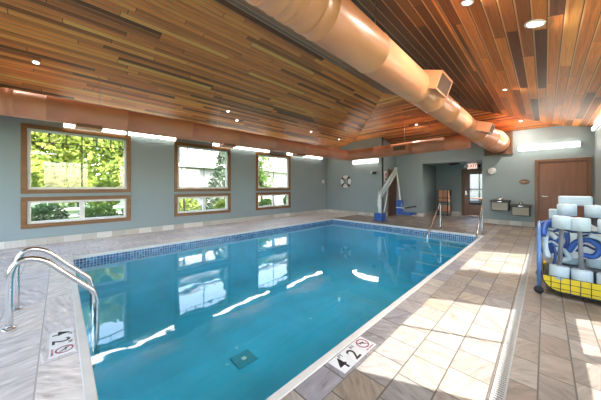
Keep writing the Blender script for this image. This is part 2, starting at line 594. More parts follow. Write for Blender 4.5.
# walls
WT = 0.13
H1, H2, H3, H4 = 0.475, 0.985, 1.245, 2.60     # lower opening, upper opening
WIN_L = [(-0.515, 1.285), (2.58, 4.29), (5.57, 7.22)]
WIN_R = [(-0.62, 1.10), (2.37, 4.09), (5.34, 7.06)]


def window_wall(name, x_in, x_out, wins, label):
    b = MB()
    x0, x1 = min(x_in, x_out), max(x_in, x_out)
    ys = [YN]
    for a, c in wins: ys += [a, c]
    ys.append(YE)
    for k in range(0, len(ys), 2): b.box(x0, x1, ys[k], ys[k + 1], -.1, 3.08)
    for a, c in wins:
        b.box(x0, x1, a, c, -.1, H1)
        b.box(x0, x1, a, c, H2, H3)
        b.box(x0, x1, a, c, H4, 3.08)
    return st(b.build(name, M['wall'], dedup=False), label, 'wall')


window_wall('wall_left', XL, XL - WT, WIN_L, 'long blue-grey wall with three two-tier windows')
window_wall('wall_right', XR, XR + WT, WIN_R, 'blue-grey wall on the cart side with sunlit windows')
b = MB().prism([(XL, YB, -.1), (-4.97, YB, -.1), (-4.97, YB, zh(YB)), (XL + (zh(YB) - EAVE) / SL, YB, zh(YB)), (XL, YB, EAVE)], (0, .12, 0))
st(b.build('wall_back', M['wall']), 'blue-grey wall behind the pool with the life ring', 'wall')
b = MB().prism([(-4.97, YB + .001, -.1), (-4.97, YF, -.1), (-4.97, YF, zh(YF)), (-4.97, YB + .001, zh(YB))], (-.12, 0, 0))
st(b.build('wall_recess', M['wall']), 'short return wall holding the dark door behind the pool lift', 'wall')
NZ = 2.31
b = MB()
b.box(-4.97, -3.79, YF, YF + .12, -.1, zh(YF))
b.box(-3.79, -1.4, YF, YF + .12, NZ, zh(YF))
st(b.build('wall_far', M['wall'], dedup=False), 'blue-grey wall with the square hallway opening', 'wall')
b = MB()
b.box(-3.92, -3.79, YF + .12, 13.2, -.1, NZ)
b.box(-3.92, -2.66, 13.2, 13.32, -.1, NZ + .05)
b.box(-1.72, -1.4, 13.2, 13.32, -.1, NZ + .05)
b.box(-2.66, -1.72, 13.2, 13.32, 2.06, NZ + .05)
st(b.build('wall_hallway', M['wall'], dedup=False), 'walls of the hallway alcove around the glazed door', 'wall')
b = MB().box(-3.92, -1.4, YF + .12, 13.32, NZ + .0, NZ + .06)
st(b.build('ceiling', M['wall']), 'flat painted ceiling of the hallway alcove', 'ceiling')
b = MB().prism([(-1.62, YD, -.1), (XR, YD, -.1), (XR, YD, EAVE), (XR - (HZ - EAVE) / SL, YD, HZ), (-1.62, YD, HZ)], (0, .15, 0))
b.box(-1.62, -1.42, YD + .15, 13.3, -.1, HZ - .2)
st(b.build('wall_entry', M['wall'], dedup=False), 'blue-grey wall with the brown door and drinking fountains', 'wall')
b = MB().prism([(XL - .1, YN, 2.62), (XR + .1, YN, 2.62), (XR + .1, YN, EAVE), (XC, YN, ridge_z), (XL - .1, YN, EAVE)], (0, -.12, 0))
b.box(XL - .1, XR + .1, YN - .12, YN, -.1, .30)
for q in ((XL - .1, -7.4), (-5.55, -5.35), (-3.5, -3.3), (-1.45, -1.25), (.6, XR + .1)): b.box(q[0], q[1], YN - .12, YN, .30, 2.62)
st(b.build('wall_near', M['wall'], dedup=False), 'blue-grey gable wall behind the camera', 'wall')

# baseboards: tile bands
BH, BT = 0.147, 0.018
st(MB().box(XL, XL + BT, YN, YB, 0, BH).build('baseboard_left', M['base_tile']), 'mottled beige tile skirting under the three windows', 'baseboard')
st(MB().box(XL, -4.97 + BT, YB - BT, YB, 0, BH).build('baseboard_back', M['base_tile']), 'mottled beige tile skirting below the life ring', 'baseboard')
b = MB().box(-4.97, -4.97 + BT, YB, 10.40, 0, BH)
b.box(-4.97, -3.79, YF - BT, YF, 0, BH)
b.box(-3.79, -3.79 + BT, YF - BT, 13.2, 0, BH)
b.box(-3.79, -2.70, 13.2 - BT, 13.2, 0, BH)
st(b.build('baseboard_far', M['base_tile'], dedup=False), 'tile skirting around the hallway opening', 'baseboard')
b = MB().box(-1.62, -0.235, YD - BT, YD, 0, BH)
b.box(0.965, XR, YD - BT, YD, 0, BH)
st(b.build('baseboard_entry', M['base_tile'], dedup=False), 'tile skirting under the drinking fountains', 'baseboard')
st(MB().box(XR - BT, XR, YN, YD, 0, BH).build('baseboard_right', M['base_tile']), 'tile skirting on the cart side wall', 'baseboard')


# windows
def make_window(n, xw, sgn, y0, y1, label):
    """sgn: +1 when the room lies on +x side of the wall face"""
    w = empty('window_%d' % n, (0, 0, 0))
    st(w, label, 'window')
    TW = 0.092

    def bx(b, d0, d1, a, c, z0, z1, bev=0.0):
        xs = sorted((xw + sgn * d0, xw + sgn * d1))
        b.box(xs[0], xs[1], a, c, z0, z1, bev)
    for (z0, z1), nm in (((H3, H4), 'upper'), ((H1, H2), 'lower')):
        b = MB()
        bx(b, -.02, .03, y0 - TW, y1 + TW, z1, z1 + TW, .006)
        bx(b, -.02, .03, y0 - TW, y1 + TW, z0 - TW, z0, .006)
        bx(b, -.02, .028, y0 - TW, y0, z0, z1, .006)
        bx(b, -.02, .028, y1, y1 + TW, z0, z1, .006)
        f = b.build('wood_trim', M['oak'], w, dedup=False)
        s = 0.052
        b = MB()
        bx(b, -.11, -.02, y0, y1, z1 - s, z1, .004)
        bx(b, -.11, -.02, y0, y1, z0, z0 + s, .004)
        bx(b, -.11, -.02, y0, y0 + s, z0 + s, z1 - s, .004)
        bx(b, -.11, -.02, y1 - s, y1, z0 + s, z1 - s, .004)
        if nm == 'lower':
            m = (y0 + y1) / 2
            bx(b, -.105, -.022, m - .05, m + .05, z0 + s, z1 - s, .004)
        b.build('sash_frame', M['vinyl'], w, dedup=False)
        MB().box(*sorted((xw - sgn * .068, xw - sgn * .062)), y0 + s, y1 - s, z0 + s, z1 - s).build('glass_pane', M['glass'], w)
        if nm == 'upper':
            b = MB()
            g0, g1 = y0 + s, y1 - s
            zr = z1 - s - 0.235
            nb = 6
            bx(b, -.06, -.045, g0, g1, zr, zr + .02)
            for k in range(1, nb):
                yy = g0 + (g1 - g0) * k / nb
                lo = z0 + s if k == nb // 2 else zr
                hw = .012
                bx(b, -.06, -.045, yy - hw, yy + hw, lo, z1 - s)
            b.build('muntin', M['muntin'], w, dedup=False)
    return w


make_window(1, XL, 1, *WIN_L[0], 'widest wood-trimmed window, nearest the steel ladder, showing yellow-green trees')
make_window(2, XL, 1, *WIN_L[1], 'middle wood-trimmed window of the long wall, showing a black lantern post')
make_window(3, XL, 1, *WIN_L[2], 'wood-trimmed window of the long wall closest to the far corner')
make_window(4, XR, -1, *WIN_R[0], 'unseen window added for light beside the camera on the cart side wall')  # out of view, put in for the daylight it adds
make_window(5, XR, -1, *WIN_R[1], 'window on the cart side wall casting the large near sun patch')
make_window(6, XR, -1, *WIN_R[2], 'window on the cart side wall casting the far sun patch')

# large glazing added to the unseen gable wall to let in fill light
w = st(empty('window_7', (0, 0, 0)), 'wide glazing added for fill light in the unseen gable wall behind the camera', 'window')
for a, c in ((-7.4, -5.55), (-5.35, -3.5), (-3.3, -1.45), (-1.25, .6)):
    b = MB()
    for q in ((a, a + .06, .3, 2.62), (c - .06, c, .3, 2.62), (a + .06, c - .06, .3, .36), (a + .06, c - .06, 2.56, 2.62)):
        b.box(q[0], q[1], YN - .09, YN - .03, q[2], q[3])
    b.build('sash_frame', M['vinyl'], w, dedup=False)
    MB().box(a + .06, c - .06, YN - .063, YN - .057, .36, 2.56).build('glass_pane', M['glass'], w)

# doors
d = st(empty('door_1', (0, 0, 0)), 'brown flush door beside the drinking fountains', 'door')
b = MB()
b.box(-.235, -.145, YD - .05, YD + .01, 0, 2.17, .006)
b.box(.875, .965, YD - .05, YD + .01, 0, 2.17, .006)
b.box(-.145, .875, YD - .05, YD + .01, 2.08, 2.17, .006)
b.build('door_frame', M['door_trim'], d, dedup=False)
MB().box(-.14, .87, YD - .022, YD + .01, .01, 2.075, .003).build('door_leaf', M['door'], d)
b = MB().lathe([(.03, 0), (.03, .012), (.012, .014), (.012, .05)], (-.06, YD - .022, 1.0), 16, 'Y')
for v in b.bm.verts: v.co.y = 2 * (YD - .022) - v.co.y
b.box(-.075, .06, YD - .075, YD - .055, .99, 1.012, .005)
b.build('door_handle', M['chrome'], d, dedup=False)['label'] = 'bright metal lever handle'

d = st(empty('door_2', (0, 0, 0)), 'wood door with a tall glass pane under the exit sign', 'door')
b = MB()
b.box(-2.72, -2.64, 13.14, 13.24, 0, 2.10, .005)
b.box(-1.74, -1.66, 13.14, 13.24, 0, 2.10, .005)
b.box(-2.64, -1.74, 13.14, 13.24, 2.02, 2.10, .005)
b.build('door_frame', M['door_trim'], d, dedup=False)
b = MB()
b.box(-2.645, -2.42, 13.2, 13.245, .0, 2.03)
b.box(-1.90, -1.73, 13.2, 13.245, .0, 2.03)
b.box(-2.42, -1.90, 13.2, 13.245, .01, .52)
b.box(-2.42, -1.90, 13.2, 13.245, 1.90, 2.03)
b.build('door_leaf', M['door'], d, dedup=False)
b = MB()
b.box(-2.43, -2.40, 13.19, 13.2, .51, 1.91)
b.box(-1.92, -1.89, 13.19, 13.2, .51, 1.91)
b.box(-2.40, -1.92, 13.19, 13.2, 1.88, 1.91)
b.box(-2.40, -1.92, 13.19, 13.2, .51, .60)
b.build('pane_bead', M['black'], d, dedup=False)
MB().box(-2.42, -1.90, 13.218, 13.224, .52, 1.90).build('glass_pane', M['glass'], d)
b = MB().box(-2.57, -2.53, 13.185, 13.2, .92, 1.12, .004)
b.tube([(-2.55, 13.185, 1.0), (-2.55, 13.15, 1.0), (-2.47, 13.15, 1.0)], .009, 8)
b.build('door_handle', M['chrome'], d, dedup=False)

d = st(empty('door_3', (0, 0, 0)), 'narrow dark brown door behind the pool lift', 'door')
b = MB()
b.box(-4.97, -4.93, 10.42, 10.49, 0, 2.10, .004)
b.box(-4.97, -4.93, 11.22, 11.29, 0, 2.10, .004)
b.box(-4.97, -4.93, 10.49, 11.22, 2.03, 2.10, .004)
b.build('door_frame', M['door_trim'], d, dedup=False)
MB().box(-4.97, -4.945, 10.49, 11.22, .01, 2.03).build('door_leaf', M['door_dark'], d)
MB().tube([(-4.945, 10.56, 1.0), (-4.90, 10.56, 1.0), (-4.90, 10.66, 1.0)], .01, 8).build('door_handle', M['chrome'], d)

# ------------------------------------------------------------------ pool
pool = tag(empty('swimming_pool', (0, 0, -1.3)), 'rectangular indoor pool of teal water with blue tile waterline', 'swimming pool', None, 'structure')
PB = -1.22
pw = MB()
o = .0
X0, X1, Y0, Y1 = PX0, PX1, PY0, PY1
# basin shell: upright walls running through a rounded cove into the floor
rings = []
for ins, dz in ((0, -.24), (0, -.60), (.03, -.80), (.11, -.96), (.25, -1.09), (.44, -1.17), (.68, PB)):
    rings.append([pw.bm.verts.new(p) for p in ((X0 + ins, Y0 + ins, dz), (X1 - ins, Y0 + ins, dz), (X1 - ins, Y1 - ins, dz), (X0 + ins, Y1 - ins, dz))])
for ra, rb in zip(rings, rings[1:]):
    for k in range(4):
        pw.bm.faces.new([ra[k], ra[(k + 1) % 4], rb[(k + 1) % 4], rb[k]]).smooth = True
pw.bm.faces.new(rings[-1]).smooth = True
bo = pw.build('basin', M['plaster'], pool)
bo.location = (0, 0, 1.3)
b = MB()
h = .012
b.box(X0 - .1, X0 + h, Y0 - .1, Y1 + .1, -.25, -.03)
b.box(X1 - h, X1 + .1, Y0 - .1, Y1 + .1, -.25, -.03)
b.box(X0 + h, X1 - h, Y0 - .1, Y0 + h, -.25, -.03)
b.box(X0 + h, X1 - h, Y1 - h, Y1 + .1, -.25, -.03)
b.build('waterline_tiles', M['blue_tile'], pool, dedup=False).location = (0, 0, 1.3)
b = MB()
c = .016
b.box(X0 - cw, X0 + c, Y0 - cw, Y1 + cw, -.05, .006, .006)
b.box(X1 - c, X1 + cw, Y0 - cw, Y1 + cw, -.05, .006, .006)
b.box(X0 + c, X1 - c, Y0 - cw, Y0 + c, -.05, .006, .006)
b.box(X0 + c, X1 - c, Y1 - c, Y1 + cw, -.05, .006, .006)
b.build('coping', M['coping'], pool, dedup=False).location = (0, 0, 1.3)
MB().quad([(X0 + .005, Y0 + .005, WATER_Z), (X1 - .005, Y0 + .005, WATER_Z), (X1 - .005, Y1 - .005, WATER_Z), (X0 + .005, Y1 - .005, WATER_Z)]
          ).build('water', M['water'], pool, recalc=False).location = (0, 0, 1.3)
b = MB()
for k in range(4):
    b.box(-2.55, X1 - .001, Y1 - .32 * (k + 1), Y1 - .001, PB, -.34 - .22 * k, .01)
b.build('entry_steps', M['plaster'], pool, dedup=False).location = (0, 0, 1.3)
for k in range(4):
    e = MB().box(-2.52, X1 - .01, Y1 - .32 * (k + 1) - .002, Y1 - .32 * (k + 1) + .035, -.345 - .22 * k, -.335 - .22 * k).build('step_nosing', M['coping'], pool)
    e.location = (0, 0, 1.3)
b = MB().box(-3.25, -2.96, 1.76, 2.06, PB, PB + .014, .005)
dr = b.build('main_drain', plain('drain_cover_teal', (0.025, 0.30, 0.40), 0.5), pool)
dr.location = (0, 0, 1.3)
e = MB().box(-3.13, -3.07, 1.88, 1.94, PB + .014, PB + .02).build('drain_cap', M['white'], dr)

# trench drain along the deck
td = tag(empty('trench_drain', (-.205, 3, 0)), 'pale slotted trench drain strip running along the slate deck', 'drain')
b = MB().box(-.035, .035, -6.1, 5.6, -.01, .004)
b.build('channel', plain('drain_channel', (0.10, 0.10, 0.10), 0.6), td)
b = MB()
b.box(-.035, -.024, -6.1, 5.6, .004, .008)
b.box(.024, .035, -6.1, 5.6, .004, .008)
y = -2.6
while y < 5.6:
    b.box(-.024, .024, y, y + .014, .004, .008)
    y += .022
b.build('grate', plain('drain_grate', (0.30, 0.30, 0.29), 0.5), td, dedup=False)


# depth markers
def text_bm(b, s, size, M4, mi=0, depth=0.0006, space=1.0):
    cu = bpy.data.curves.new('t', 'FONT')
    cu.body = s
    cu.size = size
    cu.align_x = 'CENTER'
    cu.align_y = 'CENTER'
    cu.extrude = depth
    cu.offset = size * 0.010
    cu.resolution_u = 3
    o = bpy.data.objects.new('t', cu)
    COL.objects.link(o)
    bpy.context.view_layer.update()
    dg = bpy.context.evaluated_depsgraph_get()
    me = bpy.data.meshes.new_from_object(o.evaluated_get(dg))
    me.transform(M4)
    n0 = len(b.bm.faces)
    b.bm.from_mesh(me)
    b.bm.faces.ensure_lookup_table()
    for f in b.bm.faces[n0:]: f.material_index = mi
    bpy.data.objects.remove(o)
    bpy.data.meshes.remove(me)
    bpy.data.curves.remove(cu)


def depth_marker(loc, rz, label):
    """local x runs along the reading direction, three 15 cm tiles"""
    r = tag(empty('depth_marker', loc, (0, 0, rz)), label, 'depth marker', 'depth marker tiles on the deck')
    for k, nm in enumerate(('number_tile', 'number_tile', 'symbol_tile')):
        x0 = -.225 + .15 * k
        t = MB().box(x0 + .002, x0 + .148, -.075, .075, 0, .003, .0008).build(nm, M['sign_white'], r)
        b = MB()
        if k < 2:
            text_bm(b, '42'[k], .155, Matrix.Translation((x0 + .063, -.012, .0035)))
            text_bm(b, ('FT', 'IN')[k], .042, Matrix.Translation((x0 + .118, .048, .0035)))
            b.build('lettering', M['ink'], t, dedup=False)
        else:
            cx, cy = x0 + .075, .012
            b.lathe([(.044, .003), (.044, .0042), (.054, .0042), (.054, .003)], (cx, cy, 0), 32, cap=False)
            R = Matrix.Translation((cx, cy, 0)) @ Matrix.Rotation(radians(-45), 4, 'Z')
            b.box(-.048, .048, -.0035, .0035, .003, .0043, mat=R)
            text_bm(b, 'NO DIVING', .020, Matrix.Translation((cx, -.058, .0035)))
            b.build('no_diving_ring', M['maroon'], t, dedup=False)
            b = MB()   # diver figure
            b.tube([(cx - .026, cy + .018, .0036), (cx - .004, cy + .010, .0036), (cx + .014, cy - .008, .0036)], [.003, .005, .004], 8)
            b.tube([(cx + .002, cy + .006, .0036), (cx + .022, cy + .010, .0036)], .0028, 8)
            b.tube([(cx - .010, cy + .012, .0036), (cx - .028, cy + .004, .0036)], .0032, 8)
            b.lathe([(.0001, .0035), (.006, .0038), (.0001, .0044)], (cx + .020, cy - .015, 0), 12)
            b.build('diver_symbol', M['ink'], t, dedup=False)
    return r


depth_marker((-1.055, 1.63, 0.0005), radians(90), 'white 4 ft 2 in no-diving depth marker beside the sun patch')
depth_marker((-2.86, .012, 0.0005), 0, 'white 4 ft 2 in depth marker on the pale deck near the steel ladder')


# ------------------------------------------------------------------ ladder rails in front
def flange(b, x, y, z=0.0):
    b.lathe([(.05, z), (.05, z + .006), (.036, z + .014), (.024, z + .016)], (x, y, 0), 20)


ladder = tag(empty('pool_ladder', (-3.70, -.33, 0)), 'polished steel pool ladder with two curved grab rails and treads', 'ladder')
for dx in (.25, -.25):
    pts = [(dx, 0, 0), (dx, 0, .25), (dx, .0, .42), (dx, .015, .54), (dx, .07, .612), (dx, .15, .615), (dx, .24, .565), (dx, .36, .43), (dx, .50, .275),
           (dx, .575, .19), (dx, .605, .11), (dx, .612, 0), (dx, .615, -.3), (dx, .612, -.50), (dx, .58, -.64), (dx, .53, -.70)]
    g = MB().tube(smooth_path(pts, 4), .0245, 14).build('grab_rail', M['steel'], ladder)
    f = MB()
    flange(f, dx, 0)
    f.build('floor_flange', M['steel'], g)
for z in (-.26, -.52):
    MB().box(-.25, .25, .575, .64, z - .015, z + .01, .006).build('tread', M['steel'], ladder)


def handrail(x, y, y_in, htop, label):
    r = tag(empty('stair_handrail', (x, y, 0)), label, 'handrail', 'steel handrails at the pool entry steps')
    pts = [(0, 0, 0), (0, 0, htop * .5), (0, -.0, htop - .08), (0, -.03, htop - .01), (0, -.08, htop), (0, -.14, htop - .05)]
    dy = y_in - y
    pts += [(0, dy * .45, htop * .60), (0, dy * .80, htop * .20), (0, dy * .96, .0), (0, dy, -.06), (0, dy, -.36)]
    MB().tube(smooth_path(pts, 5), .021, 12).build('rail', M['steel'], r)
    f = MB()
    flange(f, 0, 0)
    f.build('floor_flange', M['steel'], r)
    return r


handrail(-2.27, 8.33, 7.15, .80, 'steel handrail at the pool steps, the one nearer the pool lift')
handrail(-1.225, 8.32, 7.45, .79, 'steel handrail in the pool corner, the one nearer the drinking fountains')

# ------------------------------------------------------------------ ducts
def seam_tube(b, path, rr, seams, seg=44, w=.012, amp=.006):
    """tube whose radius swells slightly at every seam (arc length positions along the path)"""
    P = [Vector(p) for p in path]
    acc = [0.0]
    for p, q in zip(P, P[1:]): acc.append(acc[-1] + (q - p).length)
    ev = [(a, i, 0.0) for i, a in enumerate(acc)]
    pts = [(a, p, r) for a, p, r in zip(acc, P, rr)]
    extra = []
    for s_ in seams:
        for o_, am in ((-w, 0), (-w * .5, amp), (w * .5, amp), (w, 0)):
            a = s_ + o_
            if a <= 0 or a >= acc[-1]: continue
            k = max(i for i in range(len(acc) - 1) if acc[i] <= a)
            t_ = (a - acc[k]) / (acc[k + 1] - acc[k])
            extra.append((a, P[k].lerp(P[k + 1], t_), rr[k] + (rr[k + 1] - rr[k]) * t_ + am))
    allp = sorted([q for q in pts if not any(abs(q[0] - e[0]) < .004 for e in extra)] + extra, key=lambda q: q[0])
    b.tube([q[1] for q in allp], [q[2] for q in allp], seg)


def ring_seams(b, c0, r, ys, axis='Y', w=.012):
    for y in ys:
        pr = [(r - .003, -w), (r + .006, -w * .5), (r + .006, w * .5), (r - .003, w)]
        c = Vector(c0)
        if axis == 'Y': c.y = y
        else: c.x = y
        b.lathe(pr, c, 40, axis)


DX, DZ, DR = -1.55, 3.0, 0.245
big = tag(empty('large_duct', (DX, 4, DZ)), 'thick copper-coloured round air duct hanging under the ridge of the ceiling', 'duct')
b = MB()
path = [(0, -7.1, 0), (0, -4, 0), (0, 0, 0), (0, 3, 0), (0, 4.2, 0), (.02, 4.6, -.005), (.10, 5.1, -.04), (.22, 5.7, -.10), (.33, 6.2, -.14), (.37, 6.88, -.16)]
rr = [.245, .245, .245, .245, .247, .26, .285, .325, .345, .345]
ys = [-3.3, -2.9, -2.6, -2.35] + [-2.1 + .155 * k for k in range(0, 0)] + [-3.55 + .17 * k for k in range(0, 9)] + [-1.2, .35, 1.1, 2.2, 3.4]
seam_tube(b, path, rr, sorted(y + 7.1 for y in ys) + [12.1, 12.9, 13.5], 48)
b.build('duct_tube', M['duct'], big)
cosd, sind = cos(radians(20)), sin(radians(20))


def branch(y0, y1, x_out, s, zc_, name='side_vent'):
    M4 = Matrix.Translation((0, 0, zc_)) @ Matrix.Rotation(radians(20), 4, 'Y')
    v = MB().box(.05, x_out, y0, y1, -s / 2, s / 2, .006, mat=M4).build(name, M['duct'], big)
    b = MB()
    f = .022
    for a in ((y0, y0 + f, -s / 2, s / 2), (y1 - f, y1, -s / 2, s / 2), (y0, y1, -s / 2, -s / 2 + f), (y0, y1, s / 2 - f, s / 2)):
        b.box(x_out, x_out + .012, *a, mat=M4)
    b.build('vent_frame', M['duct'], v, dedup=False)
    b = MB().box(x_out, x_out + .002, y0 + f, y1 - f, -s / 2 + f, s / 2 - f, mat=M4)
    k = -s / 2 + f + .015
    while k < s / 2 - f:
        b.box(x_out, x_out + .01, y0 + f, y1 - f, k, k + .006, mat=M4)
        k += .028
    b.build('vent_grille', M['grille'], v, dedup=False)


branch(.2, .80, .40, .28, 0.12)
branch(4.1, 4.6, .56, .25, .07)
for y in (-2.8, -1.1, .95, 1.9, 3.2, 4.35):
    zt = zc(DX) - DZ
    b = MB().tube([(0, y, DR - .02), (0, y, zt)], .0055, 8)
    b.build('hanger_rod', M['brushed'], big)
wb = tag(empty('duct_wall_box', (-1.165, YD, 2.84)), 'square brown wooden surround where the thick duct enters the wall', 'box')
b = MB()
for a in ((-.395, -.345, -.42, .42), (.345, .395, -.42, .42), (-.345, .345, -.42, -.37), (-.345, .345, .37, .42)):
    b.box(a[0], a[1], -.06, 0, a[2], a[3], .004)
b.build('surround_frame', M['door_trim'], wb, dedup=False)
MB().box(-.345, .345, -.012, 0, -.37, .37).build('back_panel', M['door_trim'], wb)

SX, SZ, SY, SR = -6.2, 2.69, 9.0, 0.222
small = tag(empty('perimeter_duct', (SX, 4, SZ)), 'slimmer brick-red round duct running past the windows and along the far wall', 'duct')
b = MB()
pts = [(-1.5, -5.10, .02), (-.50, -5.10, 0), (-.26, -5.05, 0), (-.07, -4.87, 0), (0, -4.62, 0), (0, 0, 0), (0, 4.2, 0), (0, 4.75, 0), (.06, 4.93, 0), (.24, 5.0, 0), (.9, 5.0, 0), (2.5, 5.0, .01), (4.55, 5.0, .04)]
_acc = [0.0]
for p, q in zip(pts, pts[1:]): _acc.append(_acc[-1] + (Vector(q) - Vector(p)).length)
seam_tube(b, pts, [SR] * len(pts), [_acc[k] for k in (1, 2, 3, 4)] + [_acc[4] + d_ for d_ in (.08, .45, 1.6, 2.9, 4.2, 5.5, 6.8, 8.1)] + [_acc[7] - .05, _acc[8], _acc[9], _acc[10] - .6] + [_acc[10] + d_ for d_ in (.5, 1.2, 2.0, 3.0)], 40)
b.build('duct_tube', M['duct_l'], small)
for y0, y1 in ((.2, .6), (3.13, 3.52), (5.9, 6.36)):
    v = MB().box(-.17, .10, y0 - 4, y1 - 4, -.27, -.12, .004).build('bottom_vent', M['duct_l'], small)
    MB().box(.10, .104, y0 - 4 + .02, y1 - 4 - .02, -.262, -.205).build('vent_grille', M['grille'], v)
v = MB().box(2.2, 2.75, 4.74, 4.95, -.10, .14, .006).build('side_vent', M['duct_l'], small)
b = MB().box(2.26, 2.69, 4.732, 4.74, -.055, .095)
b.build('vent_grille', M['grille'], v)
for y in (-3.45, -1.0, 1.4, 3.6):
    MB().tube([(0, y, SR - .02), (0, y, zc(SX) - SZ)], .005, 8).build('hanger_rod', M['brushed'], small)
for x in (1.2, 2.55, 3.4):
    MB().tube([(x, 5.0, SR - .02), (x, 5.0, min(zh(9.0), zc(SX + x)) - SZ)], .005, 8).build('hanger_rod', M['brushed'], small)


# ------------------------------------------------------------------ lights
def fixture(name_loc, length, axis, nrm, label, group, h=.095, dpt=.075):
    """linear fluorescent: housing on the wall, glowing wrap diffuser"""
    rz = {'-X': radians(90), '+X': radians(-90), '-Y': 0}[nrm]
    r = tag(empty('fluorescent_light', name_loc, (0, 0, rz)), label, 'light fixture', group)
    # local: length along x, projects toward -y, back on y=0
    L = length / 2
    MB().box(-L, L, -.03, 0, -h / 2, h / 2, .003).build('housing', M['white'], r)
    b = MB()
    prof = [(-.03, -h / 2 + .006), (-dpt + .02, -h / 2), (-dpt, -h / 2 + .02), (-dpt, h / 2 - .02), (-dpt + .02, h / 2), (-.03, h / 2 - .006)]
    b.prism([(-L + .012, a, c) for a, c in prof], (2 * L - .024, 0, 0))
    b.build('diffuser', M['tube'], r)
    for s in (-1, 1):
        x0, x1 = sorted((s * L, s * (L - .012)))
        MB().box(x0, x1, -dpt - .002, -.03, -h / 2, h / 2, .003).build('end_cap', M['white'], r)
    return r


GL = 'linear lights above the windows'
labs = ['linear light above the widest window, nearer the steel ladder', 'linear light just past the widest window', 'linear light starting above the middle window',
        'linear light between the middle and last windows', 'linear light above the far edge of the last window', 'linear light nearest the far corner of the long wall']
for (a, c), lb in zip([(.05, 1.27), (1.30, 2.52), (3.68, 4.88), (4.90, 6.10), (7.05, 8.24), (8.26, 9.45)], labs):
    fixture((XL + .001, (a + c) / 2, 2.765), c - a, 'Y', '+X' if False else '-X', lb, GL)
fixture((-5.76, YB - .001, 2.46), 1.30, 'X', '-Y', 'linear light on the wall above the life ring', 'linear lights on the end walls', h=.15)
fixture((.05, YD - .001, 2.57), 1.38, 'X', '-Y', 'linear light on the wall above the brown door', 'linear lights on the end walls', h=.14)
for k, (a, c) in enumerate([(9.45, 10.67), (8.2, 9.42), (3.0, 4.2), (4.25, 5.45), (-1.3, -.1), (-2.6, -1.35)]):  # the last four are unseen fixtures added to brighten the room
    fixture((XR - .001, (a + c) / 2, 2.93), c - a, 'Y', '+X', ['linear light on the cart side wall, closest to the brown door', 'linear light on the cart side wall, second from the brown door',
            'unseen linear light added for fill above the window beside the cart', 'unseen linear light added for fill between the cart side windows', 'unseen linear light added for fill beside the camera', 'unseen linear light added for fill behind the camera'][k], 'linear lights on the cart side wall')


def on_slope(x, y):
    z = min(zc(x), zh(y))
    if z == zh(y) and zh(y) < zc(x): return z, (-atan2(SL, 1), 0, 0)
    return z, ((0, -atan2(SL, 1), 0) if x < XC else (0, atan2(SL, 1), 0))


def lamp_under(r, z, power):
    ld = bpy.data.lights.new('downlight_lamp', 'AREA')
    ld.shape = 'DISK'
    ld.size = 0.09
    ld.energy = power
    ld.color = (1.0, 0.92, 0.80)
    lo = bpy.data.objects.new('downlight_lamp', ld)
    COL.objects.link(lo)
    lo.parent = r
    lo.location = (0, 0, z)
    # the slope tilts the fitting; the lamp itself looks straight down
    lo.rotation_euler = Matrix.Rotation(0, 3, 'X').to_euler()
    lo.rotation_euler = r.rotation_euler.to_matrix().inverted().to_euler()


def downlight(x, y, rad, label):
    z, rot = on_slope(x, y)
    r = tag(empty('ceiling_downlight', (x, y, z - .001), rot), label, 'ceiling light', 'round downlights in the plank ceiling')
    MB().lathe([(rad * .72, -.004), (rad * .80, -.016), (rad, -.010), (rad, 0)], (0, 0, 0), 28).build('trim_ring', M['white'], r)
    MB().lathe([(.0001, -.007), (rad * .72, -.006), (rad * .72, -.002), (.0001, -.002)], (0, 0, 0), 24).build('lens', M['down'], r)
    lamp_under(r, -.03, SPOT_W if x > -4 else 1.5)
    return r


downlight(-.09, 4.15, .10, 'largest round downlight, in the light planks above the cart')
downlight(-.64, 3.37, .065, 'round downlight at the top edge of the picture beside the thick duct')
downlight(-6.27, -.30, .055, 'round downlight in the ceiling above the widest window')


def spotlight(x, y, label):  # small sprinkler-like heads given glowing lenses and lamps to brighten the room
    z, rot = on_slope(x, y)
    r = tag(empty('lit_ceiling_head', (x, y, z), rot), label, 'ceiling light', 'small spotlights in the plank ceiling')
    MB().lathe([(.034, -.010), (.040, -.024), (.050, -.016), (.052, 0)], (0, 0, 0), 24).build('trim_ring', M['white'], r)
    MB().lathe([(.0001, -.020), (.034, -.016), (.034, -.008), (.0001, -.008)], (0, 0, 0), 20).build('lens', M['down'], r)
    if x > -4: lamp_under(r, -.04, SPOT_W)


for x, y, lb in [(-6.35, 3.39, 'small sprinkler-like head lit as a spotlight over the middle window, the higher of the two there'), (-6.71, 3.88, 'small sprinkler-like head lit as a spotlight over the middle window, close above the slim duct'),
                 (-6.39, 6.91, 'small sprinkler-like head lit as a spotlight in the dark planks above the last window'), (-6.46, 8.81, 'small sprinkler-like head lit as a spotlight above the bend of the slim duct'),
                 (-.62, 6.94, 'small spotlight in the light planks right of the thick duct'), (-.54, 10.25, 'small spotlight in front of the wall with the brown door'),
                 (-3.35, 9.35, 'small sprinkler-like head lit as a spotlight on the hip slope above the far duct run')]:
    spotlight(x, y, lb)

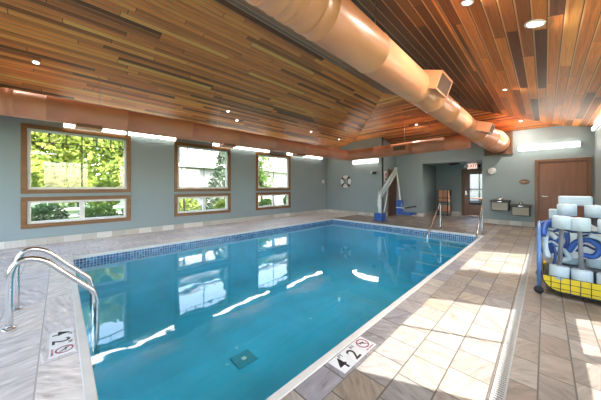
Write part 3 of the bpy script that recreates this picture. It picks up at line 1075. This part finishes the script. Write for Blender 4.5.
# ------------------------------------------------------------------ wall things
# life ring
lr = tag(empty('life_ring', (-6.81, YB - .045, 1.56)), 'white life ring with dark bands hanging on the wall behind the pool', 'life ring')
b = MB()
R_, r_ = .215, .085
for k in range(48):
    a0, a1 = 2 * pi * k / 48, 2 * pi * (k + 1) / 48
ring = []
bands = []
for k in range(4):      # four white arcs and four dark bands
    for (aa, bb, tgt) in ((k * 90 - 33, k * 90 + 33, b), (k * 90 + 33, k * 90 + 57, MB())):
        pth = [(R_ * cos(radians(t)), 0, R_ * sin(radians(t))) for t in [aa + (bb - aa) * q / 8 for q in range(9)]]
        rad = r_ if tgt is b else r_ + .004
        n0 = len(tgt.bm.verts)
        tgt.tube(pth, rad, 16)
        if tgt is not b: bands.append(tgt)
for bb_ in [b] + bands:
    for v in bb_.bm.verts: v.co.y *= .5
b.build('ring_body', M['white'], lr, dedup=False)
for b2 in bands: b2.build('rope_band', M['ink'], lr, dedup=False)
MB().lathe([(.10, .0), (.10, .01), (.09, .012)], (0, .03, 0), 20, 'Y').build('mounting_plate', M['wall'], lr)

w = tag(empty('wall_camera', (-5.38, YB, 1.93)), 'small black device on the wall above and right of the life ring', 'wall device')
MB().box(-.12, .02, -.03, 0, -.03, .05, .006).build('bracket', M['white'], w)
b = MB().box(-.02, .14, -.09, 0, -.06, .05, .012)
b.lathe([(.045, -.14), (.045, -.08)], (.06, 0, -.01), 16, 'Y')
b.build('camera_body', M['black'], w, dedup=False)
w = tag(MB().box(XL + .001, XL + .05, 9.50, 9.62, 1.50, 1.66, .01).build('corner_sensor', M['white']), 'small white sensor box near the far corner of the long wall', 'sensor')
w = tag(empty('alarm_station', (-4.97, 10.20, 1.70)), 'pale alarm call point on the return wall left of the dark door', 'alarm')
MB().box(0, .02, -.10, .10, -.16, .30, .004).build('backing_plate', M['white'], w)
MB().box(.02, .06, -.06, .06, .05, .22, .008).build('upper_box', plain('dusty_pink', (.45, .25, .25), .5), w)
MB().box(.02, .05, -.06, .06, -.12, .0, .008).build('lower_box', M['grey_bar'], w)

w = tag(empty('wall_speaker', (-1.33, YD, 1.87)), 'round white wall speaker above the left drinking fountain', 'speaker')
MB().lathe([(.118, 0), (.118, -.03), (.10, -.045)], (0, 0, 0), 36, 'Y').build('speaker_ring', M['white'], w)
MB().lathe([(.098, -.042), (.07, -.05), (.0001, -.055)], (0, 0, 0), 30, 'Y').build('grille_cloth', M['powder'], w)
for n in ():
    pass
w = tag(empty('restroom_sign', (-.48, YD, 1.47)), 'small oval brown restroom sign left of the brown door', 'sign')
b = MB().lathe([(.13, 0), (.13, -.012), (.12, -.016)], (0, 0, 0), 32, 'Y')
for v in b.bm.verts: v.co.z *= .66
b.build('plaque', M['door_dark'], w)
b = MB().lathe([(.112, -.015), (.112, -.018), (.105, -.018), (.105, -.015)], (0, 0, 0), 32, 'Y')
for v in b.bm.verts: v.co.z *= .62
MM = Matrix.Translation((0, -.0185, 0)) @ Matrix.Rotation(radians(90), 4, 'X')
text_bm(b, 'MEN', .07, MM)
b.build('lettering', plain('tan_ink', (.62, .42, .30), .5), w, dedup=False)

# drinking fountains
def fountain(x, z, wdt, label, bub):
    r = tag(empty('drinking_fountain', (x, YD, z)), label, 'drinking fountain', 'wall drinking fountains')
    hw = wdt / 2
    MB().box(-hw + .03, hw - .03, -.40, 0, -.36, -.02, .012).build('body', M['black'], r)
    b = MB()
    # basin with raised rim
    b.box(-hw, hw, -.46, 0, -.07, -.03, .01)
    for a in ((-hw, -hw + .03, -.46, 0), (hw - .03, hw, -.46, 0), (-hw + .03, hw - .03, -.46, -.43), (-hw + .03, hw - .03, -.03, 0)):
        b.box(*a, -.03, .0, .006)
    b.build('basin', plain('dark_steel', (.06, .06, .055), .4, .3), r, dedup=False)
    MB().box(-hw + .05, hw - .05, -.418, -.40, -.345, -.085, .004).build('front_panel', M['taupe'], r)
    b = MB().lathe([(.05, -.03), (.06, .02), (.045, .06), (.02, .075)], (0, -.18, 0), 18)
    b.tube([(0, -.18, .05), (0, -.22, .10), (0, -.28, .09)], .012, 10)
    b.build('bubbler', M['steel'], r, dedup=False)
    if bub:
        MB().lathe([(.11, -.03), (.12, .0), (.10, .04), (.06, .06)], (-.02, -.12, 0), 20).build('bubbler_hood', M['steel'], r)
    MB().box(-.06, .06, -.475, -.46, -.06, -.035, .004).build('push_bar', M['steel'], r)


fountain(-1.08, .86, .52, 'higher steel drinking fountain, the left one of the pair', True)
fountain(-.56, .73, .50, 'lower steel drinking fountain, next to the brown door', False)

# exit sign and alcove lamp
w = tag(empty('exit_sign', (-2.14, 12.2, 2.17)), 'lit exit sign hanging from the alcove ceiling in front of the glazed door', 'exit sign')
MB().box(-.18, .18, -.02, .02, -.12, .12, .006).build('sign_case', M['white'], w)
b = MB().box(-.165, .165, -.024, -.0205, -.10, .10)
b.build('lit_face', emit('exit_face', (1.0, .66, .54), .40), w)
b = MB()
text_bm(b, 'EXIT', .17, Matrix.Translation((0, -.0245, 0)) @ Matrix.Rotation(radians(90), 4, 'X'))
b.build('lettering', plain('exit_red', (.5, .03, .02), .5), w, dedup=False)
MB().tube([(0, 0, .12), (0, 0, NZ - 2.17)], .02, 10).build('stem', M['white'], w)
for sx in (-.24, .24):
    e = MB().box(sx - .05 if sx > 0 else sx - .02, sx + .02 if sx > 0 else sx + .05, -.03, .03, -.05, .03, .005)
    e.lathe([(.045, -.06), (.05, -.03)], (sx, 0, -.01), 16, 'Y')
    e.build('emergency_lamp', M['white'] if sx < 0 else M['black'], w, dedup=False)
w = tag(empty('alcove_light', (-2.75, 12.05, NZ)), 'flat dark round fitting on the alcove ceiling beside the exit sign', 'ceiling fitting')
MB().lathe([(.20, 0), (.22, -.03), (.19, -.055), (.05, -.06)], (0, 0, 0), 30).build('fitting_body', M['black'], w)
MB().lathe([(.05, -.06), (.045, -.075), (.0001, -.08)], (0, 0, 0), 20).build('centre_cap', M['grey_bar'], w)

# towel rack in the alcove
tr = tag(empty('towel_rack', (-3.28, 12.62, 0), (0, 0, radians(-8))), 'black framed rack piled with peach towels in the alcove', 'rack')
b = MB()
for x in (-.21, .21):
    for y in (-.17, .17):
        b.tube([(x, y, .04), (x, y, 1.16)], .022, 8)
for z in (.16, .62, .80):
    b.box(-.23, .23, -.19, .19, z - .015, z + .01)
b.box(-.23, .23, .15, .19, .9, 1.16)
b.build('frame', M['black'], tr, dedup=False)
for x in (-.21, .21):
    for y in (-.17, .17):
        MB().lathe([(.0001, .0), (.035, .004), (.04, .03), (.02, .05)], (x, y, 0), 12).build('caster', M['black'], tr)
towels = 'peach towels on the alcove rack'
tp = None
k = 0
for z0, n, hgt in ((.172, 4, .07), (.632, 2, .07), (.812, 4, .085)):
    for q in range(n):
        for xx in (-.098, .098):
            k += 1
            zz = z0 + q * hgt
            bm_ = MB()
            ww = .09
            for s in range(3):
                bm_.box(xx - ww, xx + ww, -.16, .12, zz + s * hgt / 3 + .001, zz + (s + 1) * hgt / 3 - .001, .009)
            t = bm_.build('folded_towel', M['peach'])
            t.matrix_world = Matrix.Translation(tr.location) @ Matrix.Rotation(radians(-8 + random.uniform(-3, 3)), 4, 'Z')
            sh = {(.172): 'bottom', (.632): 'middle', (.812): 'top'}[z0]
            pos = ['lowest', 'second', 'third', 'topmost'][q] if n == 4 else ['lower', 'upper'][q]
            tag(t, 'peach folded towel, %s of the %s pile on the %s shelf' % (pos, 'left' if xx < 0 else 'right', sh), 'towel', towels)

# ------------------------------------------------------------------ pool lift
LZ = tag(empty('pool_lift', (-4.44, 8.72, 0)), 'white pool access lift with a blue base box and blue seat', 'pool lift')
MB().box(-.20, .14, -.16, .18, .0, .30, .025).build('base_box', M['blue'], LZ)
MB().box(-.24, .20, -.18, .20, .0, .03, .006).build('base_plate', M['navy'], LZ)
b = MB()
b.tube([(-.02, 0, .29), (-.03, 0, .60), (-.04, 0, .98), (-.02, 0, 1.12)], [.075, .07, .065, .055], 14)
b.box(-.11, .03, -.06, .06, .55, .85, .02)
b.build('mast', M['powder'], LZ, dedup=False)
b = MB()
for dy in (-.05, .05):
    b.tube([(-.04, dy, 1.0), (.60, dy, 1.98)], .026, 10)
    b.tube([(.05, dy, .92), (.62, dy, 1.84)], .022, 10)
b.tube([(.60, -.07, 1.98), (.60, .07, 1.98)], .04, 10)
b.build('lift_arm', M['powder'], LZ, dedup=False)
MB().tube([(.13, 0, .34), (.20, 0, .62), (.30, 0, 1.28)], [.022, .022, .015], 10).build('actuator', M['powder'], LZ)
b = MB().tube([(.61, 0, 1.97), (.70, 0, 1.3), (.77, 0, .74), (.79, 0, .60)], .026, 10)
b.build('hanger_arm', M['powder'], LZ)
seat = MB()
RB = Matrix.Translation((.80, 0, .30)) @ Matrix.Rotation(radians(6), 4, 'Y')
seat.box(-.09, .0, -.24, .24, .0, .55, .035, mat=RB)
seat.box(-.09, .50, -.24, .24, -.01, .06, .025)
for v in seat.bm.verts: pass
so = MB()
so.box(.68, .80, -.22, .22, .33, .84, .04)
so.box(.72, 1.26, -.24, .24, .33, .40, .03)
seat.bm.free()
so.build('seat', M['blue'], LZ, dedup=False)
for dy in (-.25, .25):
    MB().tube([(.72, dy, .58), (1.02, dy, .57), (1.20, dy, .60)], .017, 8).build('armrest', M['powder'], LZ)
    MB().tube([(1.02, dy, .572), (1.22, dy, .612)], .027, 8).build('arm_pad', M['black'], LZ)

# ------------------------------------------------------------------ equipment cart
CX0, CX1, CY0, CY1 = -.055, .90, 4.17, 4.97
cart = tag(empty('equipment_cart', (.42, 4.57, 0)), 'rolling blue tube cart with a yellow lined wire basket', 'cart')
ox, oy = .42, 4.57
b = MB()
x0, x1, y0, y1 = CX0 - ox, CX1 - ox, CY0 - oy, CY1 - oy
TOPZ = .80
for (x, y) in ((x0, y0), (x1, y0), (x0, y1), (x1, y1)):
    b.tube([(x, y, .07), (x, y, TOPZ - .10)], .019, 10)
for y in (y0, y1):
    b.tube(smooth_path([(x0, y, TOPZ - .1), (x0 + .015, y, TOPZ - .03), (x0 + .07, y, TOPZ), (x0 + .2, y, TOPZ), ], 5), .019, 10) if y == y1 else None
for x in (x0, x1):
    b.tube(smooth_path([(x, y0, TOPZ - .12), (x, y0 + .02, TOPZ - .03), (x, y0 + .09, TOPZ), (x, 0, TOPZ + .02), (x, y1 - .09, TOPZ), (x, y1 - .02, TOPZ - .03), (x, y1, TOPZ - .12)], 4), .019, 10)
b.tube([(x0, y1, .42), (x1, y1, .42)], .014, 8)
for x in (x0, x1): b.tube([(x, y0, .42), (x, y1, .42)], .014, 8)
b.tube([(x0, y1, .085), (x1, y1, .085)], .012, 8)
b.build('tube_frame', M['cart_blue'], cart, dedup=False)
for (x, y) in ((x0, y0), (x1, y0), (x0, y1), (x1, y1)):
    b = MB().lathe([(.0001, -.016), (.040, -.016), (.045, -.006), (.045, .006), (.040, .016), (.0001, .016)], (x, y, .045), 20, 'Y')
    b.box(x - .012, x + .012, y - .022, y + .022, .06, .092, .003)
    b.build('caster', M['black'], cart, dedup=False)
# basket: yellow liner and black wire grid with rounded bottom corners
gx0, gx1, gy0, gy1 = x0 + .03, x1 - .03, y0 + .012, y1 - .03
BT_, BB_ = .235, .062
BS_ = .37


def prof_front(n=6, rad=.16):
    pts = [(gx0, BT_), (gx0, BB_ + rad)]
    for k in range(1, n + 1):
        a = pi + pi / 2 * k / n
        pts.append((gx0 + rad + rad * cos(a), BB_ + rad + rad * sin(a)))
    for k in range(0, n + 1):
        a = 1.5 * pi + pi / 2 * k / n
        pts.append((gx1 - rad + rad * cos(a), BB_ + rad + rad * sin(a)))
    pts.append((gx1, BT_))
    return pts


pf = prof_front()
b = MB()
t_ = .006
outer = [(x, gy0 + .004, z) for x, z in pf]
b.prism(outer, (0, t_, 0))
b.prism([(x, gy1 - .01, z) for x, z in pf], (0, t_, 0))
for xs_ in (gx0, gx1 - .004): b.box(xs_, xs_ + .004, gy0 + .01, gy1 - .01, BT_, BS_)
for (xa, za), (xb, zb) in zip(pf, pf[1:]):
    va, vb = Vector((xa, 0, za)), Vector((xb, 0, zb))
    n_ = (vb - va).cross(Vector((0, 1, 0))).normalized() * .004
    b.prism([(xa, gy0 + .01, za), (xb, gy0 + .01, zb), (xb + n_.x, gy0 + .01, zb + n_.z), (xa + n_.x, gy0 + .01, za + n_.z)], (0, gy1 - gy0 - .02, 0))
b.build('yellow_liner', M['yellow'], cart, dedup=False)
b = MB()
b.tube([(x, gy0 - .002, z) for x, z in pf], .0062, 8)
b.tube([(x, gy1 + .002, z) for x, z in pf], .0055, 8)


def zlow(x, rad=.16):
    if x < gx0 + rad: return BB_ + rad - sqrt(max(0, rad * rad - (gx0 + rad - x) ** 2))
    if x > gx1 - rad: return BB_ + rad - sqrt(max(0, rad * rad - (x - gx1 + rad) ** 2))
    return BB_


xx = gx0 + .075
while xx < gx1 - .02:
    b.tube([(xx, gy0, zlow(xx)), (xx, gy0, BT_)], .003, 6)
    xx += .078
for z in (.10, .165):
    rad = .16
    ins = 0 if z >= BB_ + rad else rad - sqrt(max(0, rad * rad - (BB_ + rad - z) ** 2))
    b.tube([(gx0 + ins, gy0, z), (gx1 - ins, gy0, z)], .003, 6)
    b.tube([(gx0 + ins, gy0, z), (gx0 + ins, gy1, z)], .003, 6)
yy = gy0 + .08
while yy < gy1:
    b.tube([(gx0 - .002, yy, .20), (gx0 - .002, yy, BS_)], .003, 6)
    yy += .078
b.tube([(gx0, gy1, BT_), (gx0, gy1, BS_), (gx0, gy0, BS_), (gx0, gy0, BT_), (gx1, gy0, BT_), (gx1, gy0, BS_), (gx1, gy1, BS_)], .0055, 8)
b.tube([(gx0, gy0, .30), (gx0, gy1, .30)], .003, 6)
b.build('wire_basket', M['wire'], cart, dedup=False)


# foam dumbbells standing on end, built once, then copied
def foam_disc(b, r, z0, z1, ngon=24):
    b.lathe([(.02, z0), (r - .006, z0), (r, z0 + .006), (r, z1 - .006), (r - .006, z1), (.02, z1)], (0, 0, 0), ngon)


db = empty('foam_dumbbell', (0, 0, 0))
MB().tube([(0, 0, .03), (0, 0, .72)], .021, 12).build('bar', M['grey_bar'], db)
for z0, z1 in ((.0, .145), (.60, .745)):
    b = MB()
    foam_disc(b, .087, z0, z1)
    fd = b.build('foam_end', M['foam'], db)
    MB().lathe([(.024, z1), (.03, z1 + .004), (.012, z1 + .008), (.0001, z1 + .008)], (0, 0, 0), 14).build('end_washer', M['white'], fd)
GD = 'pale foam dumbbells standing in the cart'
spots = [(.115, 4.265, .205, 'front-row pale foam dumbbell at the left corner of the cart'),
         (.300, 4.275, .195, 'front-row pale foam dumbbell, second from the left corner of the cart'),
         (.492, 4.275, .190, 'front-row pale foam dumbbell, third from the left corner of the cart'),
         (.68, 4.28, .19, 'front-row pale foam dumbbell near the window wall, cut off by the picture edge'),
         (.215, 4.60, .335, 'raised second-row foam dumbbell above the gap between the first two front ones'),
         (.440, 4.60, .33, 'raised second-row foam dumbbell at the right edge of the picture'),
         (.64, 4.62, .33, 'raised second-row foam dumbbell nearest the window wall'),
         (.13, 4.50, .30, 'tilted foam dumbbell half hidden behind the left corner one')]
spots = spots[:7]
for k, (x, y, z, lb) in enumerate(spots):
    o = db if k == 0 else copy_tree(db)
    o.location = (x, y, z)
    o.rotation_euler = (radians(random.uniform(-2, 2)), radians(random.uniform(-2, 2)), random.uniform(0, 3))
    tag(o, lb, 'dumbbell', GD)
# shelf inside the cart that carries the dumbbells
b = MB().box(gx0 + .02, gx1 - .02, gy0 + .02, gy1 - .03, .165, .185)
b.box(gx0 + .03, gx1 - .03, gy0 + .26, gy1 - .04, .185, .322)
b.build('inner_shelf', M['grey_bar'], cart, dedup=False)

# a long foam block lying across the back row
fb = MB().box(-.15, .15, -.06, .06, -.065, .065, .018)
fo = fb.build('foam_block', M['foam'])
fo.location = (.275, 4.84, 1.115)
tag(fo, 'long pale foam block lying highest at the back of the cart', 'foam block')
bl = MB()
for x in (-.10, .10):
    bl.tube([(.275 + x - .42 * 0, 4.84, 1.05), (.275 + x, 4.84, .33)], .021, 10)
bl2 = bl.build('standing_bars', M['grey_bar'])
bl2.data.transform(Matrix.Translation((-.275, -4.84, -1.115)))
bl2.parent = fo
w2 = MB().box(.035, .125, 4.66, 4.82, .87, 1.0, .014).build('foam_block', M['foam'])
tag(w2, 'short pale foam block behind the left corner dumbbell', 'foam block')
w2b = MB().tube([(.08, 4.74, .87), (.08, 4.74, .33)], .02, 10).build('standing_bar', M['grey_bar'], w2)


# blue and white floats piled behind the dumbbells
def kickboard(loc, rot, mat_a, mat_b, label):
    r = tag(empty('kickboard', loc, rot), label, 'kickboard', 'blue and white kickboards in the cart')
    w_, h_ = .14, .42
    pts = [(-w_, 0, 0), (w_, 0, 0), (w_, 0, h_ * .6)]
    for k in range(1, 9):
        a = pi * k / 8
        pts.append((w_ * cos(a) * .98, 0, h_ * .6 + h_ * .4 * sin(a)))
    body = MB().prism(pts, (0, .03, 0)).build('board', mat_a, r)
    b = MB()
    b.tube(smooth_path([(-.09, -.002, .08), (-.02, -.002, .16), (.06, -.002, .12), (.09, -.002, .20), (.02, -.002, .28), (-.07, -.002, .24)], 5), .012, 8)
    b.box(-w_ + .02, w_ - .02, -.003, 0, .30, .33)
    b.build('printed_swirl', mat_b, r, dedup=False)


kb = [((.06, 4.42, .45), (0, radians(4), 0), 'blue', 'white', 'blue kickboard with a white swirl at the left end of the cart'),
      ((.36, 4.42, .45), (0, radians(-4), 0), 'white', 'navy', 'white kickboard with a dark blue swirl behind the second dumbbell'),
      ((.66, 4.42, .44), (0, radians(2), 0), 'navy', 'foam', 'dark blue kickboard with a pale swirl at the right edge of the picture'),
      ((.20, 4.465, .47), (0, radians(-5), 0), 'blue', 'foam', 'mid blue kickboard with a pale swirl between the white one and the cart end'),
      ((.50, 4.465, .47), (0, radians(3), 0), 'navy', 'white', 'dark blue kickboard with a white swirl behind the third dumbbell')]
for loc, rot, a, c, lb in kb:
    kickboard(loc, rot, M[a], M[c], lb)
# soft blue and white float belts over the left end of the cart
for k, (pts, mt, lb) in enumerate([
    ([(-.02, 4.24, .70), (.0, 4.32, .80), (.03, 4.45, .845), (.04, 4.60, .84), (.02, 4.72, .78), (.0, 4.80, .66)], 'blue', 'blue foam belt draped over the left end rail of the cart'),
    ([(.03, 4.22, .44), (.0, 4.26, .55), (.0, 4.31, .66), (.03, 4.37, .72), (.10, 4.375, .66)], 'foam', 'pale foam belt looped inside the left end of the cart'),
    ([(.075, 4.195, .60), (.085, 4.19, .50), (.08, 4.19, .42), (.07, 4.20, .38)], 'navy', 'dark blue strap hanging at the left front corner of the cart'),
    ([(.20, 4.375, .52), (.26, 4.375, .64), (.36, 4.375, .68), (.44, 4.375, .60), (.40, 4.375, .50), (.30, 4.375, .50)], 'blue', 'blue foam belt curled behind the first two front dumbbells'),
    ([(.36, 4.375, .74), (.46, 4.375, .70), (.52, 4.375, .58), (.60, 4.375, .52)], 'foam', 'pale foam belt behind the third front dumbbell'),
    ([(.07, 4.38, .74), (.14, 4.39, .78), (.24, 4.39, .76), (.32, 4.385, .80)], 'navy', 'dark blue strap just under the front dumbbell tops'),
    ([(.06, 4.36, .46), (.12, 4.37, .40), (.20, 4.37, .44), (.17, 4.37, .52), (.09, 4.37, .53)], 'foam', 'small pale ring float low in the left end of the cart')]):
    bt = MB()
    bt.tube(smooth_path(pts, 5), .03 if mt != 'navy' else .014, 10)
    o = bt.build('float_belt', M[mt])
    tag(o, lb, 'float belt', 'float belts on the cart')

# ------------------------------------------------------------------ outdoors
st(MB().box(-60, 40, -40, 60, -.50, -.15).build('lawn', M['grass']), 'mown grass outside the windows', 'lawn')
bpy.data.objects['lawn'].data.materials[0] = M['grass']
# the lawn must not fill the pool: cut by building it from strips
bpy.data.objects.remove(bpy.data.objects['lawn'])
b = MB()
b.box(-60, XL - WT, -40, 60, -.50, -.12)
b.box(XR + WT, 40, -40, 60, -.50, -.12)
b.box(XL - WT, XR + WT, -40, YN - .12, -.50, -.12)
b.box(XL - WT, XR + WT, 13.4, 60, -.50, -.12)
st(b.build('lawn', M['grass'], dedup=False), 'mown grass outside the windows', 'lawn')
st(MB().box(-17.3, -16.5, -14, 4.0, -.12, -.09).build('path', M['path']), 'pale paved path crossing the lawn outside the windows', 'path')
st(MB().box(-3.8, -1.2, 13.4, 18, -.12, -.02).build('patio', M['path']), 'pale patio outside the glazed door', 'patio')


def leaves(b, pts, size, jit=.6):
    for p in pts:
        s = size * random.uniform(1 - jit, 1 + jit)
        u = Vector((random.uniform(-1, 1), random.uniform(-1, 1), random.uniform(-1, 1))).normalized()
        w = u.cross(Vector((random.uniform(-1, 1), random.uniform(-1, 1), random.uniform(-1, 1)))).normalized()
        vv = [b.bm.verts.new(p + u * s), b.bm.verts.new(p + w * s * .5), b.bm.verts.new(p - u * s), b.bm.verts.new(p - w * s * .5)]
        b.bm.faces.new(vv)


def tree(x, y, h, cr, cz0, n, mat, label, size=.13, name='broadleaf_tree', cat='tree', group='trees outside the long wall', lobes=9):
    r = tag(empty(name, (x, y, -.12)), label, cat, group)
    b = MB().tube([(0, 0, 0), (.05, .02, h * .4), (.0, .06, h * .8)], [.11, .08, .03], 10)
    for k in range(7):
        a = k * 2.4
        z = h * (.3 + .07 * k)
        b.tube([(0, 0, z), (cr * .4 * cos(a), cr * .4 * sin(a), z + .3), (cr * .75 * cos(a), cr * .75 * sin(a), z + .7)], [.035, .02, .008], 6)
    b.build('trunk', M['bark'], r, dedup=False)
    b = MB()
    pts = []
    cen = []
    for k in range(lobes):
        a = random.uniform(0, 6.28)
        q = random.uniform(.2, .75) * cr
        cen.append((Vector((q * cos(a), q * sin(a), random.uniform(cz0 + cr * .35, h - cr * .35))), random.uniform(.4, .62) * cr))
    for k in range(n):
        c, rad = random.choice(cen)
        d = Vector((random.gauss(0, 1), random.gauss(0, 1), random.gauss(0, 1))).normalized()
        pts.append(c + d * rad * random.uniform(.65, 1.05))
    leaves(b, pts, size)
    b.build('foliage', M[mat], r, recalc=False, dedup=False)
    return r


def shrub(x, y, w, h, n, mat, label, size=.07):
    r = tag(empty('shrub', (x, y, -.12)), label, 'shrub', 'shrubs outside the long wall')
    b = MB()
    for k in range(6):
        a = k * 1.05
        b.tube([(0, 0, 0), (w * .3 * cos(a), w * .3 * sin(a), h * .7)], [.014, .006], 5)
    b.build('stems', M['bark'], r, dedup=False)
    b = MB()
    pts = []
    for k in range(n):
        d = Vector((random.gauss(0, 1), random.gauss(0, 1), random.gauss(0, 1))).normalized() * random.uniform(.6, 1.0)
        pts.append(Vector((d.x * w * .5, d.y * w * .5, h * .5 + d.z * h * .5)))
    leaves(b, pts, size)
    b.build('foliage', M[mat], r, recalc=False, dedup=False)


tree(-15.0, -1.05, 5.4, 1.75, .5, 6500, 'leaf_y', 'bushy yellow-green tree filling the left half of the widest window')
tree(-14.6, 2.55, 5.2, 1.6, .5, 6500, 'leaf_y', 'bushy yellow-green tree filling the right half of the widest window')
tree(-20.0, -4.6, 7.0, 2.6, .8, 3200, 'leaf_g', 'taller green tree far behind the left edge of the widest window', .17)
tree(-21.6, .9, 7.6, 3.0, .4, 6500, 'leaf_y', 'taller pale green tree behind the middle of the widest window', .17)
tree(-27.0, 7.0, 7.5, 2.8, 1.0, 2600, 'leaf_g', 'tall green tree behind the white house corner', .2)
tree(-13.0, 9.3, 3.9, 1.1, .9, 1500, 'leaf_g', 'slender leafy tree seen through the left half of the last window', .09, lobes=7)
for x, y, w_, h_, mt, lb in [(-10.6, -.3, 1.0, .95, 'leaf_d', 'dark shrub under the left pane of the widest window'), (-10.8, .95, 1.1, .85, 'leaf_g', 'green shrub under the middle of the widest window'),
                             (-10.7, 2.0, .9, .95, 'leaf_d', 'dark shrub under the right pane of the widest window'), (-12.2, 4.35, 1.2, .9, 'leaf_y', 'yellow-green shrub below the lantern post'),
                             (-10.9, 5.7, 1.1, .85, 'leaf_y', 'yellow-green shrub in front of the conifer'), (-11.0, 8.2, 1.0, .8, 'leaf_g', 'low green shrub in the left lower pane of the last window'),
                             (-12.6, 11.3, .8, .95, 'leaf_g', 'round green shrub in the right lower pane of the last window'), (-9.9, 5.0, .7, .5, 'leaf_y', 'small shrub close outside the right edge of the middle window')]:
    shrub(x, y, w_, h_, 900, mt, lb)
fe = tag(empty('rail_fence', (-13.0, .6, -.12)), 'low white rail fence behind the shrubs of the widest window', 'fence')
for k in range(5):
    MB().box(-.04, .04, -3.64 + 1.8 * k, -3.56 + 1.8 * k, 0, .72, .006).build('post', M['siding'], fe)
for z in (.26, .52):
    MB().box(.04, .065, -3.7, 3.75, z, z + .09, .004).build('rail', M['siding'], fe)
# conifer
r = tag(empty('conifer_tree', (-12.9, 6.75, -.12)), 'grey-green conical conifer in the right half of the middle window', 'tree')
MB().tube([(0, 0, 0), (0, 0, 4.2)], [.10, .02], 8).build('trunk', M['bark'], r)
b = MB()
pts = []
for k in range(5200):
    t = random.random() ** 1.5
    z = .35 + 4.0 * t
    rad = 1.45 * (1 - t) + .05
    a = random.uniform(0, 6.28)
    q = rad * random.uniform(.55, 1.0) * (1 + .12 * sin(z * 14))
    pts.append(Vector((q * cos(a), q * sin(a), z - .2 * q)))
leaves(b, pts, .075)
b.build('foliage', M['leaf_c'], r, recalc=False, dedup=False)
# white house
hs = tag(empty('white_house', (-16.5, 9.0, -.12)), 'white sided house with a grey roof beyond the lawn', 'house')
b = MB()
b.box(-1.5, 1.2, -3.9, 9.0, 0, 4.6)
b.build('wall', M['siding'], hs)
b = MB()
for z in [k * .16 for k in range(1, 28)]:
    b.box(1.2, 1.212, -3.9, 9.0, z, z + .012)
b.build('siding_laps', M['siding'], hs, dedup=False)
b = MB().prism([(1.7, -4.4, 4.5), (-2.0, -4.4, 6.2), (-2.0, -4.4, 6.35), (1.8, -4.4, 4.62)], (0, 14.0, 0))
b.build('roof', M['roof'], hs)
MB().box(1.2, 1.75, -4.3, 9.4, 2.62, 2.80, .01).build('fascia', M['white'], hs)
for (a, c, z0, z1) in ((1.0, 1.9, 1.0, 1.9), (3.4, 4.3, 1.0, 1.9), (5.9, 6.8, 1.0, 1.9)):
    f = MB()
    for q in ((a, a + .06, z0, z1), (c - .06, c, z0, z1), (a + .06, c - .06, z0, z0 + .06), (a + .06, c - .06, z1 - .06, z1)):
        f.box(1.2, 1.26, *q)
    fo_ = f.build('window', M['white'], hs, dedup=False)
    MB().box(1.2, 1.23, a + .06, c - .06, z0 + .06, z1 - .06).build('pane', plain('dark_pane', (.06, .07, .08), .1), fo_)
# lantern post
lp = tag(empty('lantern_post', (-11.4, 3.95, -.12)), 'black garden lantern post in the left half of the middle window', 'lamp post')
MB().tube([(0, 0, 0), (0, 0, 1.75)], [.045, .03], 12).build('post', M['black'], lp)
b = MB().lathe([(.02, 1.72), (.05, 1.78), (.04, 1.82)], (0, 0, 0), 12)
b.tube([(0, -.14, 1.95), (0, -.05, 1.78), (0, .05, 1.78), (0, .14, 1.95)], .014, 8)
b.build('bracket', M['black'], lp, dedup=False)
b = MB().lathe([(.05, 1.82), (.10, 2.10), (.11, 2.12), (.03, 2.24), (.01, 2.32)], (0, 0, 0), 6, smooth=False)
b.build('lantern', plain('lantern_glass', (.16, .15, .13), .2), lp)
# patio screen with dark rails, a small canopy roof over the patio
ps = tag(empty('patio_screen', (-2.5, 17.2, -.02)), 'pale screen with dark frames seen through the glazed door', 'screen')
MB().box(-1.6, 1.6, 0, .06, 0, 2.5).build('panel', M['siding'], ps)
b = MB()
for x in (-1.6, -.9, -.2, .5, 1.2): b.box(x, x + .07, -.04, 0, 0, 2.5)
for z in (0, .45, 1.15, 2.1): b.box(-1.6, 1.6, -.05, -.0401, z, z + .07 + (.35 if z == 0 else 0))
b.build('frame', M['black'], ps, dedup=False)
# patio table
pt = tag(empty('patio_table', (-2.35, 15.6, -.02)), 'round brown table outside the glazed door', 'table')
MB().lathe([(.0001, .70), (.50, .70), (.52, .72), (.50, .745), (.0001, .745)], (0, 0, 0), 32).build('tabletop', M['door'], pt)
MB().tube([(0, 0, .03), (0, 0, .70)], .04, 12).build('pedestal', M['black'], pt)
MB().lathe([(.28, 0), (.28, .02), (.05, .05)], (0, 0, 0), 24).build('foot', M['black'], pt)
